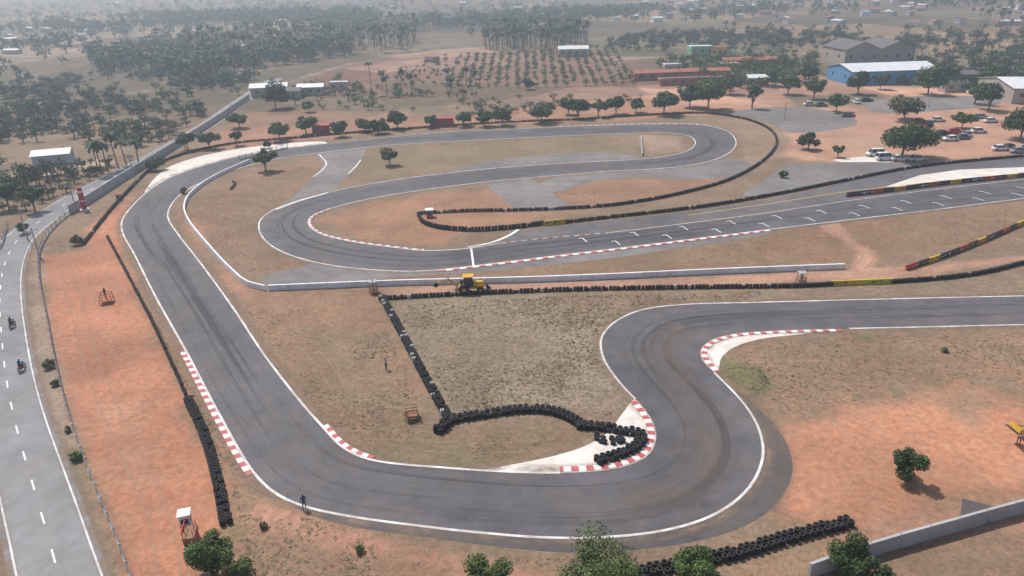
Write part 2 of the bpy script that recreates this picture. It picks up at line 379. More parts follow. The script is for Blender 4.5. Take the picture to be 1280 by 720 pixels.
def zone(px,c,g=None,soft=2.5,amp=3,amt=1):
    p=[P(*q) for q in px]; sd=segdist(gx,gy,p+[p[0]]); sd=np.where(inpoly(gx,gy,p),sd,-sd)
    w=np.clip((sd+nz*amp)/soft+.5,0,1)*amt; lerpz(w,c,g)
def zline(px,width,c,g=0,soft=1,amp=1,amt=1):
    p=smooth(px,4); w=np.clip((width/2-segdist(gx,gy,p)+nz*amp)/soft+.5,0,1)*amt; lerpz(w,c,g)
DIRT=(.50,.215,.118)
lerpz(far,(.185,.14,.10),.7)
# distant fields
zone([(385,118),(360,105),(420,80),(560,62),(800,60),(830,118),(700,126),(500,128)],(.27,.15,.11),.3,8,8)
zone([(480,88),(560,62),(680,62),(640,84)],(.33,.20,.145),.1,8,8)
zone([(390,100),(430,88),(480,92),(470,106)],(.24,.12,.085),.1,6,6)
zone([(760,50),(1050,30),(1280,40),(1400,70),(1100,75),(900,85),(800,75)],(.25,.175,.12),.4,15,15)
zone([(540,18),(800,10),(1100,-5),(1500,-20),(1500,10),(1000,25),(800,30)],(.27,.19,.14),.4,20,20)
zone([(1120,48),(1290,30),(1400,45),(1300,60),(1160,60)],(.36,.23,.16),.1,8,8)
zone([(0,95),(150,85),(330,80),(380,85),(200,105),(0,125)],(.22,.16,.12),.4,10,10)
zone([(0,150),(100,140),(220,130),(200,150),(60,165),(0,172)],(.22,.165,.115),.6,6,8)
zone([(-300,280),(-300,150),(40,210),(20,250),(-40,290)],(.22,.17,.12),.8,5,5)
zone([(-300,60),(100,40),(300,34),(420,36),(200,60),(-100,80)],(.24,.18,.14),.2,20,20)
zline([(-100,135),(60,128),(200,112),(260,98),(340,86)],4,(.34,.26,.2),0,3,2)
zline([(330,112),(480,72),(700,52),(1000,34),(1400,20)],5,(.34,.25,.19),0,3,2)
zone([(0,222),(50,208),(130,198),(140,204),(110,212),(40,222)],(.50,.38,.28),0,2,2)
# dirt band north of the circuit
zone([(300,190),(240,190),(310,140),(420,140),(560,150),(680,128),(800,122),(940,125),(940,150),(860,144),(700,152),(500,161)],(.39,.20,.125),.2,3,4)
zone([(300,150),(350,138),(520,142),(500,150),(330,160)],(.33,.19,.12),.3,3,3)
zone([(795,108),(1000,92),(1120,108),(1290,112),(1500,120),(1500,185),(1280,193),(1150,205),(1000,203),(975,190),(978,168),(950,145),(900,138),(830,128)],(.48,.265,.175),.05,3,4)
zone([(985,120),(1100,115),(1110,130),(1000,138)],(.27,.2,.13),.5,3,4)
zone([(1060,170),(1100,165),(1100,195),(1060,192)],(.46,.27,.18),0,3,2)
# left
zone([(108,312),(112,285),(165,240),(185,232),(150,280),(152,300),(192,385),(235,470),(300,590),(350,640),(400,760),(160,760),(118,620),(80,490),(57,390),(52,320)],DIRT,.06,1.5,1.5)
zone([(100,400),(140,395),(200,560),(220,720),(180,720),(140,580)],(.41,.185,.105),.15,5,8,.7)
zone([(120,480),(160,500),(190,600),(150,620)],(.55,.27,.165),.0,5,6,.7)
zone([(150,370),(175,350),(235,470),(300,590),(345,625),(330,690),(290,720),(265,600),(235,520),(200,430)],(.34,.195,.125),.6,1.2,2)
zone([(40,330),(50,310),(55,390),(78,490),(115,610),(160,760),(120,760),(90,620),(60,510),(42,420)],(.38,.29,.22),.4,1,1)
zone([(-60,600),(-20,560),(10,640),(20,760),(-60,760)],(.33,.22,.15),.5,1.5,1.5)
zone([(96,560),(125,640),(150,720),(130,720),(100,640),(80,570)],(.20,.18,.10),.9,1,1.5,.7)
# infields
zone([(235,262),(270,228),(330,208),(402,195),(395,220),(345,262),(325,285),(345,318),(400,335),(325,352),(300,345),(250,290)],(.31,.18,.115),.6,2,2)
zone([(330,215),(390,205),(340,255),(320,285),(300,260)],(.26,.18,.105),.8,3,4,.7)
zone([(430,215),(450,188),(700,172),(850,172),(850,190),(640,203),(480,222)],(.27,.195,.12),.8,2,2)
zone([(800,168),(850,170),(855,188),(810,194)],(.38,.26,.19),.2,2,1)
zone([(395,275),(480,250),(620,232),(660,250),(740,266),(600,285),(560,308),(450,298)],(.38,.19,.115),.35,2,2)
zone([(690,242),(760,224),(870,222),(940,210),(880,240),(800,256),(715,258)],(.34,.185,.12),.4,2,2)
zone([(520,235),(620,228),(600,240)],(.3,.2,.12),.5,2,2)
zone([(890,140),(970,150),(985,180),(955,215),(925,205),(930,175),(900,150)],(.32,.22,.15),.5,2,2)
zone([(480,348),(700,328),(960,290),(1280,252),(1500,225),(1500,270),(1280,300),(1060,332),(700,350),(480,360)],(.29,.175,.108),.6,2,2)
zone([(880,310),(1000,285),(1150,268),(1120,300),(1050,325),(900,325)],(.29,.16,.095),.5,2,3)
zone([(480,360),(900,345),(1130,333),(1280,318),(1500,300),(1500,315),(1280,328),(1130,348),(900,358),(500,368),(330,378),(300,368)],(.45,.25,.165),.05,1,1)
zline([(1035,278),(1060,300),(1085,318),(1075,335)],2.2,(.47,.26,.17))
zone([(215,270),(235,262),(300,350),(480,368),(500,420),(560,540),(620,585),(460,572),(400,530),(330,440),(230,300)],(.33,.185,.112),.55,2,2)
zone([(330,400),(440,400),(500,470),(520,540),(460,550),(400,480)],(.28,.19,.115),.75,4,6,.7)
zone([(235,280),(240,275),(305,352),(330,378),(300,384)],(.43,.225,.14),.1,1,1)
zone([(485,380),(700,368),(1000,362),(960,376),(800,384),(750,415),(752,450),(790,495),(770,520),(700,512),(565,520)],(.34,.265,.19),1,1.2,1.2)
zone([(485,382),(600,372),(620,420),(590,515),(565,520)],(.28,.21,.145),1,4,6,.7)
zone([(700,370),(950,364),(900,376),(790,386),(720,380)],(.30,.185,.115),.8,2,3,.8)
zone([(560,545),(660,540),(740,540),(700,565),(610,587),(520,575)],(.29,.18,.11),.8,1.5,2)
zone([(540,545),(600,570),(600,588),(480,576),(440,555)],(.19,.17,.085),.9,1.5,2,.7)
zone([(1280,372),(1500,368),(1500,335),(1280,345),(1000,362),(1000,377)],(.30,.21,.14),.8,2,2)
zone([(895,470),(900,440),(960,422),(1280,410),(1500,408),(1500,800),(700,800),(860,690),(960,650),(990,600),(985,545),(930,500)],(.32,.19,.118),.7,2,2)
zone([(1000,545),(1000,510),(1100,490),(1180,478),(1400,510),(1500,540),(1500,640),(1280,600),(1160,640),(1080,660),(1040,640),(1000,590)],(.52,.235,.13),.04,7,8)
zone([(895,470),(905,450),(945,458),(965,480),(950,495)],(.17,.18,.07),.9,2,2.5,.9)
zone([(1050,415),(1090,412),(1110,430),(1085,436)],(.17,.18,.07),.8,2,2.5,.8)
zone([(1150,500),(1220,488),(1260,500),(1200,515)],(.36,.2,.125),.4,3,3)
zone([(300,610),(420,652),(620,690),(860,700),(900,800),(200,800)],(.32,.18,.11),.65,2,2)
zline([(660,730),(420,670),(330,640)],4,(.42,.22,.14))
zline([(1290,650),(1180,655),(1060,690)],3,(.44,.24,.155))
me=bpy.data.meshes.new("ground"); ny,nx=GX.shape
me.vertices.add(n); me.vertices.foreach_set("co",np.stack([gx,gy,np.zeros(n)],1).astype(np.float32).ravel())
i=np.arange(ny-1)[:,None]*nx+np.arange(nx-1)[None,:]; Fq=np.stack([i,i+1,i+nx+1,i+nx],2).reshape(-1,4).astype(np.int32)
me.loops.add(len(Fq)*4); me.loops.foreach_set("vertex_index",Fq.ravel()); me.polygons.add(len(Fq)); me.polygons.foreach_set("loop_start",np.arange(0,len(Fq)*4,4,dtype=np.int32)); me.update(calc_edges=True)
ca=me.color_attributes.new("Col",'FLOAT_COLOR','POINT'); ca.data.foreach_set("color",np.concatenate([col,np.ones((n,1))],1).astype(np.float32).ravel())
cb=me.color_attributes.new("Msk",'FLOAT_COLOR','POINT'); cb.data.foreach_set("color",np.stack([grass,far,far,far],1).astype(np.float32).ravel())
m,nt,b=newmat("ground_soil")
ac=N(nt,"ShaderNodeAttribute",attribute_name="Col"); am=N(nt,"ShaderNodeAttribute",attribute_name="Msk"); sp=N(nt,"ShaderNodeSeparateColor"); nt.links.new(am.outputs["Color"],sp.inputs[0])
G=sp.outputs[0]
c=vscale(nt,ac.outputs["Color"],mrange(nt,noise(nt,.07,8,.65).outputs[0],.38,.62,.82,1.18))
n2=noise(nt,1.3,9,.8); c=vscale(nt,c,mrange(nt,n2.outputs[0],.38,.62,.76,1.26))
c=mixc(nt,mul(nt,mrange(nt,noise(nt,.16,7,.7).outputs[0],.45,.62,0,.55),G),c,(.27,.215,.145))
c=mixc(nt,mrange(nt,noise(nt,.3,7,.72).outputs[0],.5,.66,0,.35),c,(.42,.28,.19))
n3=noise(nt,2.0,7,.85); tf=mul(nt,mrange(nt,n3.outputs[0],.49,.58,0,.85),G); c=mixc(nt,tf,c,(.12,.097,.062))
n3b=noise(nt,.7,5,.7); tf=mul(nt,mrange(nt,n3b.outputs[0],.52,.62,0,.45),G); c=mixc(nt,tf,c,(.15,.125,.075))
n4=noise(nt,.35,6,.7); tf2=mul(nt,mrange(nt,n4.outputs[0],.50,.64,0,.5),G); c=mixc(nt,tf2,c,(.18,.16,.09))
vo=N(nt,"ShaderNodeTexVoronoi"); vo.inputs["Scale"].default_value=.011; g=N(nt,"ShaderNodeNewGeometry")
nd=noise(nt,.01,3,.5); ad=N(nt,"ShaderNodeVectorMath",operation='MULTIPLY_ADD'); nt.links.new(nd.outputs["Color"],ad.inputs[0]); ad.inputs[1].default_value=(60,60,0); nt.links.new(g.outputs["Position"],ad.inputs[2]); nt.links.new(ad.outputs[0],vo.inputs["Vector"])
s2=N(nt,"ShaderNodeSeparateColor"); nt.links.new(vo.outputs["Color"],s2.inputs[0])
pf=vscale(nt,c,mrange(nt,s2.outputs[0],0,1,.6,1.45)); c=mixc(nt,sp.outputs[1],c,pf)
pg=mul(nt,mrange(nt,s2.outputs[1],.55,.95,0,.6),sp.outputs[1]); c=mixc(nt,pg,c,(.105,.115,.065))
scr=mul(nt,mrange(nt,noise(nt,.09,7,.75).outputs[0],.48,.58,0,.85),sp.outputs[1]); c=mixc(nt,mul(nt,scr,G),c,(.06,.067,.042))
nt.links.new(c,b.inputs["Base Color"]); b.inputs["Roughness"].default_value=.95; b.inputs["Specular IOR Level"].default_value=.1
bp=N(nt,"ShaderNodeBump"); bp.inputs["Strength"].default_value=.7; bp.inputs["Distance"].default_value=.2; nt.links.new(n2.outputs[0],bp.inputs["Height"]); nt.links.new(bp.outputs[0],b.inputs["Normal"])
me.materials.append(m); go=bpy.data.objects.new("ground",me); COL.objects.link(go)
# ------------------------------------------------------------ barriers
def tyrestack(k=4,seg=10,th=.22,R=.31):
    prof=[]
    for i in range(k):
        z=i*th; prof+=[(R*.86,z+.01),(R,z+th*.3),(R,z+th*.7),(R*.86,z+th-.01)]
    prof+=[(R*.55,k*th-.01),(R*.45,k*th-.12)]
    V=[];F=[]
    for r,z in prof:
        for s in range(seg): a=s*2*math.pi/seg; V.append((r*math.cos(a),r*math.sin(a),z))
    for i in range(len(prof)-1):
        for s in range(seg): F.append((i*seg+s,i*seg+(s+1)%seg,(i+1)*seg+(s+1)%seg,(i+1)*seg+s))
    return np.array(V),np.array(F),np.zeros(len(F),int)
def tyrewall(px,rows=1,k=4,white=0,name="tyre_barrier",R=.31,jit=.04):
    path=smooth(px,6); ps=[]
    for r in range(rows):
        q=resample(offset(path,(r-(rows-1)/2)*2*R),2*R*1.01)
        ps.append(q)
    q=np.concatenate(ps); q=q+np.random.uniform(-jit,jit,q.shape); mN=len(q)
    pr=[tyrestack(k,R=R),tyrestack(max(1,k-1),R=R)]
    pw=[(v,f,mm+1) for v,f,mm in pr]; w=(np.random.rand(mN)<.12).astype(int)
    wh=(np.random.rand(mN)<white); w=w+2*wh
    return merge(name,pr+pw,w,q,np.ones((mN,2))*np.random.uniform(.95,1.03,(mN,1)),np.random.uniform(0,6,mN),[TYRE,TYREW],False)
tyrewall([(135,298),(148,322),(163,350),(190,402),(215,455),(236,502)],1,3,R=.20)
tyrewall([(236,502),(252,535),(264,570),(274,610),(283,655)],2,3,R=.27)
tyrewall([(478,374),(500,413),(530,470),(562,527)],2,3,.06,R=.27)
tyrewall([(562,527),(556,534),(548,541)],2,4)
tyrewall([(562,527),(600,521),(655,514),(690,516),(712,524),(728,534)],2,3)
tyrewall([(724,534),(748,536),(776,540),(800,545),(799,556),(780,568),(748,578)],2,3)
tyrewall([(746,548),(762,552),(778,551)],2,2,jit=.25)
tyrewall([(475,375),(560,370),(700,364),(850,361),(1000,359),(1040,357)],1,3,.04,R=.27)
tyrewall([(1115,354),(1180,349),(1230,342),(1280,330),(1340,318)],1,3)
tyrewall([(525,268),(580,265),(640,264),(700,262),(760,258),(810,251),(850,243),(905,228),(945,208),(967,188),(970,172),(955,158),(925,148),(880,142),(800,145),(720,150),(640,153),(560,158),(450,166),(370,173),(300,179),(250,188),(213,199),(188,213),(165,235),(140,262),(105,306)],1,3,.02,R=.27)
tyrewall([(523,270),(530,280),(550,286),(590,289),(640,286),(680,281)],1,4)
tyrewall([(708,279),(760,273),(850,263),(900,256),(980,242),(1050,228),(1150,209),(1280,196),(1450,182)],1,3,.02)
tyrewall([(805,718),(860,706),(920,694),(980,676),(1060,655)],2,3)
tyrewall([(640,740),(720,728),(805,718)],1,3)
tyrewall([(289,237),(294,231),(292,228)],1,2)
def boards(px,cols,h=1.0,step=3,name="advertising_board_wall"):
    mats=[]
    for i,(bg,fg) in enumerate(cols):
        m,nt,b=newmat("board_paint"); g=N(nt,"ShaderNodeNewGeometry"); s=N(nt,"ShaderNodeSeparateXYZ"); nt.links.new(g.outputs["Position"],s.inputs[0])
        n1=noise(nt,2.2,2,.5); f=mrange(nt,n1.outputs[0],.52,.54,0,1)
        z=mrange(nt,s.outputs[2],h*.28,h*.30,0,1); z2=mrange(nt,s.outputs[2],h*.72,h*.74,1,0)
        c=mixc(nt,mul(nt,mul(nt,f,z),z2),bg,fg); nt.links.new(c,b.inputs["Base Color"]); b.inputs["Roughness"].default_value=.5; mats.append(m)
    return wall(name,smooth(px,4),.3,h,None,step,panel=list(range(len(cols))),mats=mats,gap=.015)
R_=(.38,.03,.035);Y_=(.62,.42,.04);K_=(.03,.03,.035);W_=(.7,.7,.7)
boards([(1058,246),(1110,240),(1180,231),(1280,221),(1400,208)],[(K_,R_),(K_,W_),(R_,Y_),(K_,R_),(Y_,R_)],.95,3)
boards([(1132,338),(1180,322),(1230,302),(1280,280),(1350,252)],[(R_,Y_),(K_,Y_),(Y_,R_),(K_,W_),(K_,R_)],.9,3)
boards([(680,282),(708,279)],[(Y_,K_)],.95,4.5)
boards([(1040,357),(1115,354)],[(Y_,K_),((.5,.5,.03),K_)],.8,4)
wall("white_concrete_wall",smooth([(312,203),(270,222),(240,243),(231,260),(236,278),(262,311),(290,341),(310,357),(332,363)],6),.35,.85,WALLW,2,gap=.02)
wall("white_concrete_wall",smooth([(336,363),(480,357),(700,351),(900,342),(1055,336)],6),.4,.9,WALLW,3,gap=.015)
wall("compound_wall",smooth([(88,268),(112,254),(155,226),(222,184),(270,153),(312,124)],4),.3,2.0,WALLG,3,gap=.03)
wall("compound_wall",smooth([(1010,722),(1090,694),(1180,668),(1280,640),(1400,612)],4),.3,1.5,WALLG,3,gap=.03)
wall("armco_barrier",smooth([(801,172),(803,195)],4),.3,.7,WALLG,2,gap=.03)
def fence(px,name="wire_fence",h=1.3,step=2.5):
    p=resample(smooth(px,6),step); b=MB()
    for i,q in enumerate(p):
        b.box((q[0],q[1],h/2),(.12,.12,h),WALLG)
        if i<len(p)-1:
            for z in (.35,.75,1.15): b.cyl((q[0],q[1],z*h/1.3),(p[i+1][0],p[i+1][1],z*h/1.3),.03,.03,GREY,4,False)
            b.box(((q[0]+p[i+1][0])/2,(q[1]+p[i+1][1])/2,.13),(np.linalg.norm(p[i+1]-q)-.15,.16,.26),WALLG,rz=math.atan2(p[i+1][1]-q[1],p[i+1][0]-q[0]))
    return b.make(name)
fence([(170,740),(148,680),(112,592),(90,530),(74,470),(60,400),(50,345),(52,310),(68,285),(88,268)])
fence([(300,200),(360,185)],step=2)
fence([(-70,340),(-10,320),(10,285)],step=3)
# ------------------------------------------------------------ vegetation
LEAF_D=leafmat("leaf_dark",(.024,.044,.015),(.050,.084,.026),(.10,.138,.045))
LEAF_M=leafmat("leaf_mid",(.04,.068,.02),(.085,.13,.036),(.15,.195,.065))
LEAF_Y=leafmat("leaf_dry",(.06,.068,.035),(.12,.13,.06),(.20,.195,.10))
LEAF_S=leafmat("leaf_scrub",(.032,.046,.022),(.06,.078,.036),(.11,.12,.06))
PALML=leafmat("palm_frond",(.022,.038,.016),(.045,.068,.028),(.09,.11,.045))
def limb(V,F,a,b,r0,r1,seg=6):
    a=np.array(a,float);b=np.array(b,float);d=(b-a)/np.linalg.norm(b-a); t=np.array([0,0,1.]) if abs(d[2])<.9 else np.array([1.,0,0]); u=np.cross(d,t);u/=np.linalg.norm(u);v=np.cross(d,u);k=len(V)
    for q,r in ((a,r0),(b,r1)):
        for s in range(seg): an=s*2*math.pi/seg; V.append(tuple(q+(u*math.cos(an)+v*math.sin(an))*r))
    for s in range(seg): F.append((k+s,k+(s+1)%seg,k+seg+(s+1)%seg,k+seg+s))
def tree_proto(seed,W,H,nl,leaf,bushy=False,dens=1,lobes=None,seg=6):
    """W crown width, H total height; leaves spread through several uneven clumps"""
    r=np.random.RandomState(seed); V=[];F=[]
    ch=H*(.85 if bushy else .66); cz=H-ch/2; nlb=lobes or r.randint(9,15)
    limb(V,F,(0,0,-.05),(r.uniform(-.04,.04)*W,r.uniform(-.04,.04)*W,H*.45),max(.035*H,.05),max(.02*H,.03),seg)
    C=[]
    for i in range(nlb):
        a=i*2.4+r.uniform(-.5,.5); rad=W*.5*math.sqrt((i+.4)/nlb)*.78*r.uniform(.75,1.1); z=cz+r.uniform(-.32,.38)*ch*(1-.5*min(rad/(W*.5),1))
        s=W*r.uniform(.10,.24)*(1.2 if i<3 else 1); C.append((math.cos(a)*rad,math.sin(a)*rad,z,s))
        limb(V,F,(0,0,H*r.uniform(.2,.42)),(C[-1][0]*.9,C[-1][1]*.9,z),.016*H,.005*H,4)
    nt=len(F); C=np.array(C); wsel=r.choice(nlb,nl,p=C[:,3]**2/(C[:,3]**2).sum())
    d=r.normal(size=(nl,3)); d/=np.linalg.norm(d,axis=1,keepdims=True); rr=r.uniform(.3,1.2,nl)**.6
    squash=np.array([1,1,.72 if not bushy else .9])
    cen=C[wsel,:3]+d*(C[wsel,3]*rr)[:,None]*squash; cen[:,2]=np.maximum(cen[:,2],.08*H)
    nrm=d*.9+r.normal(size=(nl,3))*.6+np.array([0,0,.35]); nrm/=np.linalg.norm(nrm,axis=1,keepdims=True)
    t=np.cross(nrm,r.normal(size=(nl,3))); t/=np.linalg.norm(t,axis=1,keepdims=True); bt=np.cross(nrm,t)
    s=leaf*r.uniform(.6,1.4,nl)[:,None]; 
    q=np.stack([cen-t*s,cen-bt*s*.6,cen+t*s,cen+bt*s*.6],1).reshape(-1,3)
    k=len(V); Vn=np.concatenate([np.array(V),q]); Fn=np.concatenate([np.array(F),(np.arange(nl*4).reshape(-1,4)+k)])
    return Vn,Fn,np.concatenate([np.zeros(nt,int),np.ones(nl,int)])
def palm_proto(seed,H,fr=16,L=2.6):
    r=np.random.RandomState(seed);V=[];F=[]
    bx,by=r.uniform(-.06,.06,2)*H; p0=(0,0,0);p1=(bx*.4,by*.4,H*.5);p2=(bx,by,H)
    limb(V,F,p0,p1,.2,.15,6);limb(V,F,p1,p2,.15,.11,6);nt=len(F)
    for i in range(fr):
        a=i*2.399+r.uniform(-.2,.2); el=r.uniform(-.5,1.1); ln=L*r.uniform(.8,1.1); d=np.array([math.cos(a),math.sin(a)]);sd=np.array([-d[1],d[0]])
        pts=[];x=0;z=0;e=el
        for k in range(5): pts.append((x,z)); x+=ln/4*math.cos(e); z+=ln/4*math.sin(e); e-=.42
        for side in (1,-1):
            k0=len(V)
            for k,(x,z) in enumerate(pts):
                w=[.10,.42,.48,.36,.05][k]; c=np.array([bx,by])+d*x; o=c+sd*w*side
                V.append((c[0],c[1],H+z)); V.append((o[0],o[1],H+z-w*.55))
            for k in range(4): F.append((k0+2*k,k0+2*k+1,k0+2*k+3,k0+2*k+2))
    return np.array(V),np.array(F),np.concatenate([np.zeros(nt,int),np.ones(len(F)-nt,int)])
def single(name,proto,loc,m,rz=0):
    V,F,Mi=proto; return merge(name,[proto],np.zeros(1,int),np.array([loc]),np.ones((1,2)),np.array([rz]),[BARK,m])
T=[(1127,196,66,46,0,LEAF_D),(1010,187,26,22,1,LEAF_D),(1047,197,14,18,0,LEAF_M),(885,137,46,38,0,LEAF_M),(862,134,32,30,0,LEAF_D),(830,143,36,30,0,LEAF_D),(795,141,20,18,0,LEAF_D),(770,143,24,24,0,LEAF_D),(748,146,24,24,0,LEAF_M),(722,148,28,26,0,LEAF_D),(710,143,22,22,0,LEAF_D),(628,157,26,22,0,LEAF_D),(605,158,26,20,0,LEAF_D),(580,158,22,18,0,LEAF_D),(497,161,30,24,0,LEAF_D),(473,167,24,20,1,LEAF_D),(456,165,20,18,1,LEAF_M),(425,171,22,20,1,LEAF_D),(350,176,26,24,0,LEAF_M),(383,168,28,24,0,LEAF_M),(345,136,38,30,0,LEAF_D),(296,182,14,20,0,LEAF_D),(262,186,24,22,0,LEAF_M),(235,188,24,26,0,LEAF_D),(195,213,22,18,1,LEAF_D),(332,214,28,32,0,LEAF_M),(487,207,26,22,0,LEAF_Y),(676,153,38,26,0,LEAF_Y),(1235,138,36,34,0,LEAF_D),(1218,130,28,30,0,LEAF_M),(1275,175,48,38,0,LEAF_D),(1130,150,46,30,0,LEAF_Y),(1045,140,26,24,0,LEAF_M),(1072,118,32,28,0,LEAF_D),(1017,124,26,26,0,LEAF_M),(12,262,30,40,0,LEAF_D),(44,265,26,40,0,LEAF_D),(-20,268,34,40,0,LEAF_D),(267,718,66,72,1,LEAF_M),(748,748,112,96,1,LEAF_M),(870,730,60,60,1,LEAF_M),(1062,720,54,56,1,LEAF_D),(607,748,68,54,1,LEAF_M),(1131,601,46,50,1,LEAF_D),(1105,740,40,36,1,LEAF_D),(97,306,14,14,1,LEAF_Y),(1202,160,28,20,0,LEAF_M),(940,136,24,34,0,LEAF_Y),(1160,118,38,34,0,LEAF_M),(1100,112,20,20,0,LEAF_D),(985,118,28,26,0,LEAF_M),(912,118,28,22,0,LEAF_D),(660,112,16,14,0,LEAF_D),(386,140,16,14,0,LEAF_M),(300,160,26,22,0,LEAF_M),(978,222,10,10,1,LEAF_M),(1180,105,30,26,0,LEAF_D),(1240,112,30,28,0,LEAF_D),(1010,105,26,24,0,LEAF_D),(968,108,24,22,0,LEAF_M),(538,160,18,18,0,LEAF_M),(335,185,10,10,1,LEAF_D),(300,716,30,16,1,LEAF_M)]
for k,(x,y,w,h,kind,lm) in enumerate(T):
    s=PM(x,y); W=w/s*1.05; H=h/s*.92
    nl=int(np.clip(w*h*2.2,450,9500)); leaf=max(.10,1.35/s) if y>500 else 1.5/s
    single("bush" if kind==1 else "tree",tree_proto(100+k,W,H,nl,leaf,kind==1),P(x,y),lm,k*1.3)
for k,(x,y,h) in enumerate([(465,118,44),(478,112,26),(484,120,28),(502,118,34),(515,118,28),(128,218,46),(134,214,40),(148,210,48),(158,206,34),(173,202,28),(122,210,34),(560,108,24),(565,116,22),(583,106,24),(594,108,20)]):
    s=PM(x,y); single("palm_tree",palm_proto(40+k,h/s*.85),P(x,y),PALML,k)
def sample(px,nn,clump=0,seed=0):
    r=np.random.RandomState(seed+11); p=np.array([P(*q) for q in px]); lo=p.min(0);hi=p.max(0); out=[];c=0
    while c<nn:
        q=r.uniform(lo,hi,(nn*6,2)); q=q[inpoly(q[:,0],q[:,1],p)]
        if clump: 
            v=vnoise(q[:,0],q[:,1],clump,seed+50)+.5*vnoise(q[:,0],q[:,1],clump*3,seed+51); q=q[r.rand(len(q))<np.clip(.4+v*2.6,.03,1)]
        out.append(q); c+=len(q)
        if len(out)>60: break
    return np.concatenate(out)[:nn]
scr=[tree_proto(200+i,1,.8,46,.10,True,lobes=6,seg=4) for i in range(5)]
mid=[tree_proto(220+i,1,.85,150,.065,i%2==0,lobes=8,seg=4) for i in range(5)]
def palm_unit(seed):
    V,F,Mi=palm_proto(seed,9,13,2.9); V=V/9.0; return V,F,Mi
pal=[palm_unit(240+i) for i in range(4)]
def woods(name,px,nn,smin,smax,pro,lm,clump=0,seed=0,hs=1):
    q=sample(px,nn,clump,seed); r=np.random.RandomState(seed); s=r.uniform(smin,smax,len(q))*r.uniform(.7,1.2,len(q))
    return merge(name,pro,r.randint(0,len(pro),len(q)),q,np.stack([s,s*hs*r.uniform(.8,1.15,len(q))],1),r.uniform(0,6.28,len(q)),[BARK,lm])
woods("distant_scrub",[(-500,95),(-500,-10),(620,-20),(560,30),(400,70),(330,100),(200,120),(0,140),(-300,160)],7000,4,10,scr,LEAF_S,.012,1)
woods("distant_scrub",[(620,-25),(1700,-45),(1700,60),(1280,70),(1160,60),(800,50),(560,55)],4600,3.5,9,scr,LEAF_S,.012,2)
woods("scrub_trees",[(-300,250),(-300,120),(0,100),(330,80),(350,105),(305,118),(200,180),(100,235),(20,275)],1300,1.8,5.5,mid,LEAF_S,.03,3)
woods("scrub_trees",[(-300,250),(-300,130),(0,110),(330,90),(300,118),(200,180),(100,235),(20,275)],280,3,6.5,mid,LEAF_D,.03,4)
woods("distant_woodland",[(120,90),(110,70),(240,50),(300,68),(430,52),(440,70),(330,86),(230,96)],360,7,11,scr,LEAF_D,.0,5)
woods("distant_woodland",[(-200,60),(0,30),(200,22),(480,14),(560,20),(400,36),(150,52),(0,68)],800,8,13,scr,LEAF_D,.01,6)
woods("distant_woodland",[(520,26),(640,16),(820,10),(820,22),(640,32),(560,38)],300,7,11,scr,LEAF_D,.0,7)
woods("distant_woodland",[(820,16),(1050,4),(1300,-8),(1300,4),(1050,18),(860,28)],250,7,11,scr,LEAF_D,.01,17)
woods("palm_grove",[(210,78),(240,56),(400,44),(520,42),(520,62),(420,72),(300,88)],440,9,12,pal,PALML,0,8)
woods("palm_grove",[(600,62),(610,44),(720,36),(735,58),(680,68)],260,9,12,pal,PALML,0,9)
woods("palm_grove",[(1210,22),(1280,15),(1400,25),(1400,45),(1250,42)],90,8,11,pal,PALML,0,10)
woods("palm_grove",[(340,40),(420,28),(560,30),(540,42),(400,46)],200,8,11,pal,PALML,0,16)
woods("scrub_trees",[(830,120),(800,92),(860,66),(1020,60),(1030,105),(960,112)],220,3,7,mid,LEAF_M,.02,11)
woods("scrub_trees",[(1120,110),(1160,70),(1290,60),(1500,60),(1500,115),(1250,118)],280,3,7.5,mid,LEAF_D,.02,12)
woods("scrub_trees",[(740,62),(800,45),(1020,40),(1280,45),(1500,50),(1500,62),(1160,66),(1030,62),(850,70)],650,3,7,mid,LEAF_S,.02,13)
woods("scrub_trees",[(330,130),(400,100),(540,118),(560,146),(420,140)],80,1.8,4.5,mid,LEAF_M,.03,14)
woods("scrub_trees",[(540,150),(560,118),(800,118),(800,128),(700,140)],60,1.5,4,mid,LEAF_Y,.03,15)
a0=np.array(P(560,112)); a1=np.array(P(792,106)); b0=np.array(P(575,72)); b1=np.array(P(765,62)); q=[]
for i in range(20):
    for j in range(16):
        u=i/19;v=j/15; q.append((a0*(1-u)+a1*u)*(1-v)+(b0*(1-u)+b1*u)*v+np.random.uniform(-.7,.7,2))
q=np.array(q); q=q[np.random.rand(len(q))<.86]
merge("orchard_trees",mid,np.random.randint(0,5,len(q)),q,np.stack([np.random.uniform(2.2,4,len(q))]*2,1),np.random.uniform(0,6,len(q)),[BARK,LEAF_M])
q=sample([(485,110),(500,85),(560,70),(565,108)],60,0,21); merge("orchard_trees",mid,np.random.randint(0,5,len(q)),q,np.stack([np.random.uniform(1.5,3,len(q))]*2,1),np.random.uniform(0,6,len(q)),[BARK,LEAF_D])
